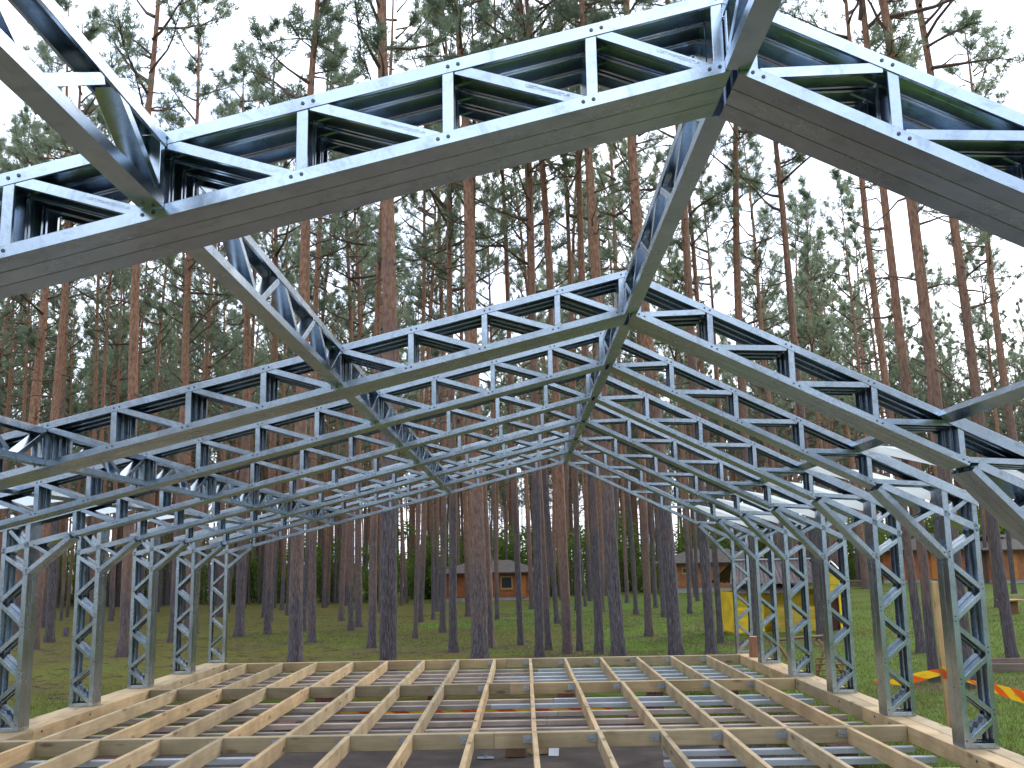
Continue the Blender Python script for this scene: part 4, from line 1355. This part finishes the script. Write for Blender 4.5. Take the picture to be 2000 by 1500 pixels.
def needle_litter():
    me = bpy.data.objects['ground'].data
    at = me.attributes.new('litter', 'FLOAT', 'POINT')
    cells = {}
    for (x, y) in placed:
        cells.setdefault((int(x // 3), int(y // 3)), []).append((x, y))
    val = [0.0] * len(me.vertices)
    for i, v in enumerate(me.vertices):
        x, y = v.co.x, v.co.y
        if not (-31 < x < 33 and 10 < y < 67): continue
        a, b = int(x // 3), int(y // 3)
        s_ = 0.0
        for da in (-1, 0, 1):
            for db in (-1, 0, 1):
                for (u, w_) in cells.get((a + da, b + db), ()):
                    s_ += math.exp(-((x - u) ** 2 + (y - w_) ** 2) / 0.85)
        # a trodden strip round the building site
        edge = max(0.0, 1 - abs(y - 19.2) / 1.1) * (1.0 if -6.5 < x < 5 else 0) + max(0.0, 1 - abs(x + 6.3) / 0.7) * (1.0 if y < 19.5 else 0) + 0.6 * max(0.0, 1 - abs(x - 4.9) / 0.5) * (1.0 if y < 19.5 else 0)
        val[i] = min(1.0, s_ + 0.75 * edge)
    at.data.foreach_set('value', val)
needle_litter()

# ------------------------------------------------------------------ grass and litter
def grass():
    r = random.Random(5)
    vs, fs = [], []
    n = 0
    while n < 120000:
        u = r.random()
        y = 9 + 46 * u ** 1.25
        x = r.uniform(-0.58, 0.58) * y
        if -5.6 < x < 4.1 and y < 18.2:
            if not (x > 2.2 and y > 6): continue
        lawn = x > -6 + 6 * math.sin(y * 0.3) 
        if not lawn and r.random() < 0.8: continue
        z = zg(x, y)
        h = r.uniform(0.025, 0.075) * (1.0 if lawn else 0.7)
        a = r.uniform(0, 6.283)
        wx, wy = 0.006 * math.cos(a) * (1 + y / 40), 0.006 * math.sin(a) * (1 + y / 40)
        lx, ly = r.gauss(0, .4) * h, r.gauss(0, .4) * h
        b = len(vs)
        vs += [(x - wx, y - wy, z - 0.005), (x + wx, y + wy, z - 0.005), (x + lx, y + ly, z + h)]
        fs.append((b, b + 1, b + 2))
        n += 1
    tag(obj('grass', mesh('grass', vs, fs, M['grassblade'])), 'short green grass and moss blades on the ground', 'grass', kind='stuff')
grass()
def litter():
    r = random.Random(9)
    mb = MB()
    for _ in range(2600):
        y = 18 + 40 * r.random() ** 1.3; x = r.uniform(-0.55, 0.3) * y
        z = zg(x, y) + 0.01
        a = r.uniform(0, 6.28); L = r.uniform(0.06, 0.4)
        e = Vector((math.cos(a), math.sin(a), r.uniform(-.05, .1))) * L
        p = Vector((x, y, z))
        mb.tube([p, p + e * .5 + Vector((0, 0, 0.012)), p + e], [0.008, 0.007, 0.004], 3, 0, False)
    tag(obj('fallen_twigs', mb.build('fallen_twigs', M['twig'])), 'scattered dead twigs and cones on the mossy ground', 'twigs', kind='stuff')
litter()
print('pines', ntree[0], 'objects', len(bpy.data.objects))
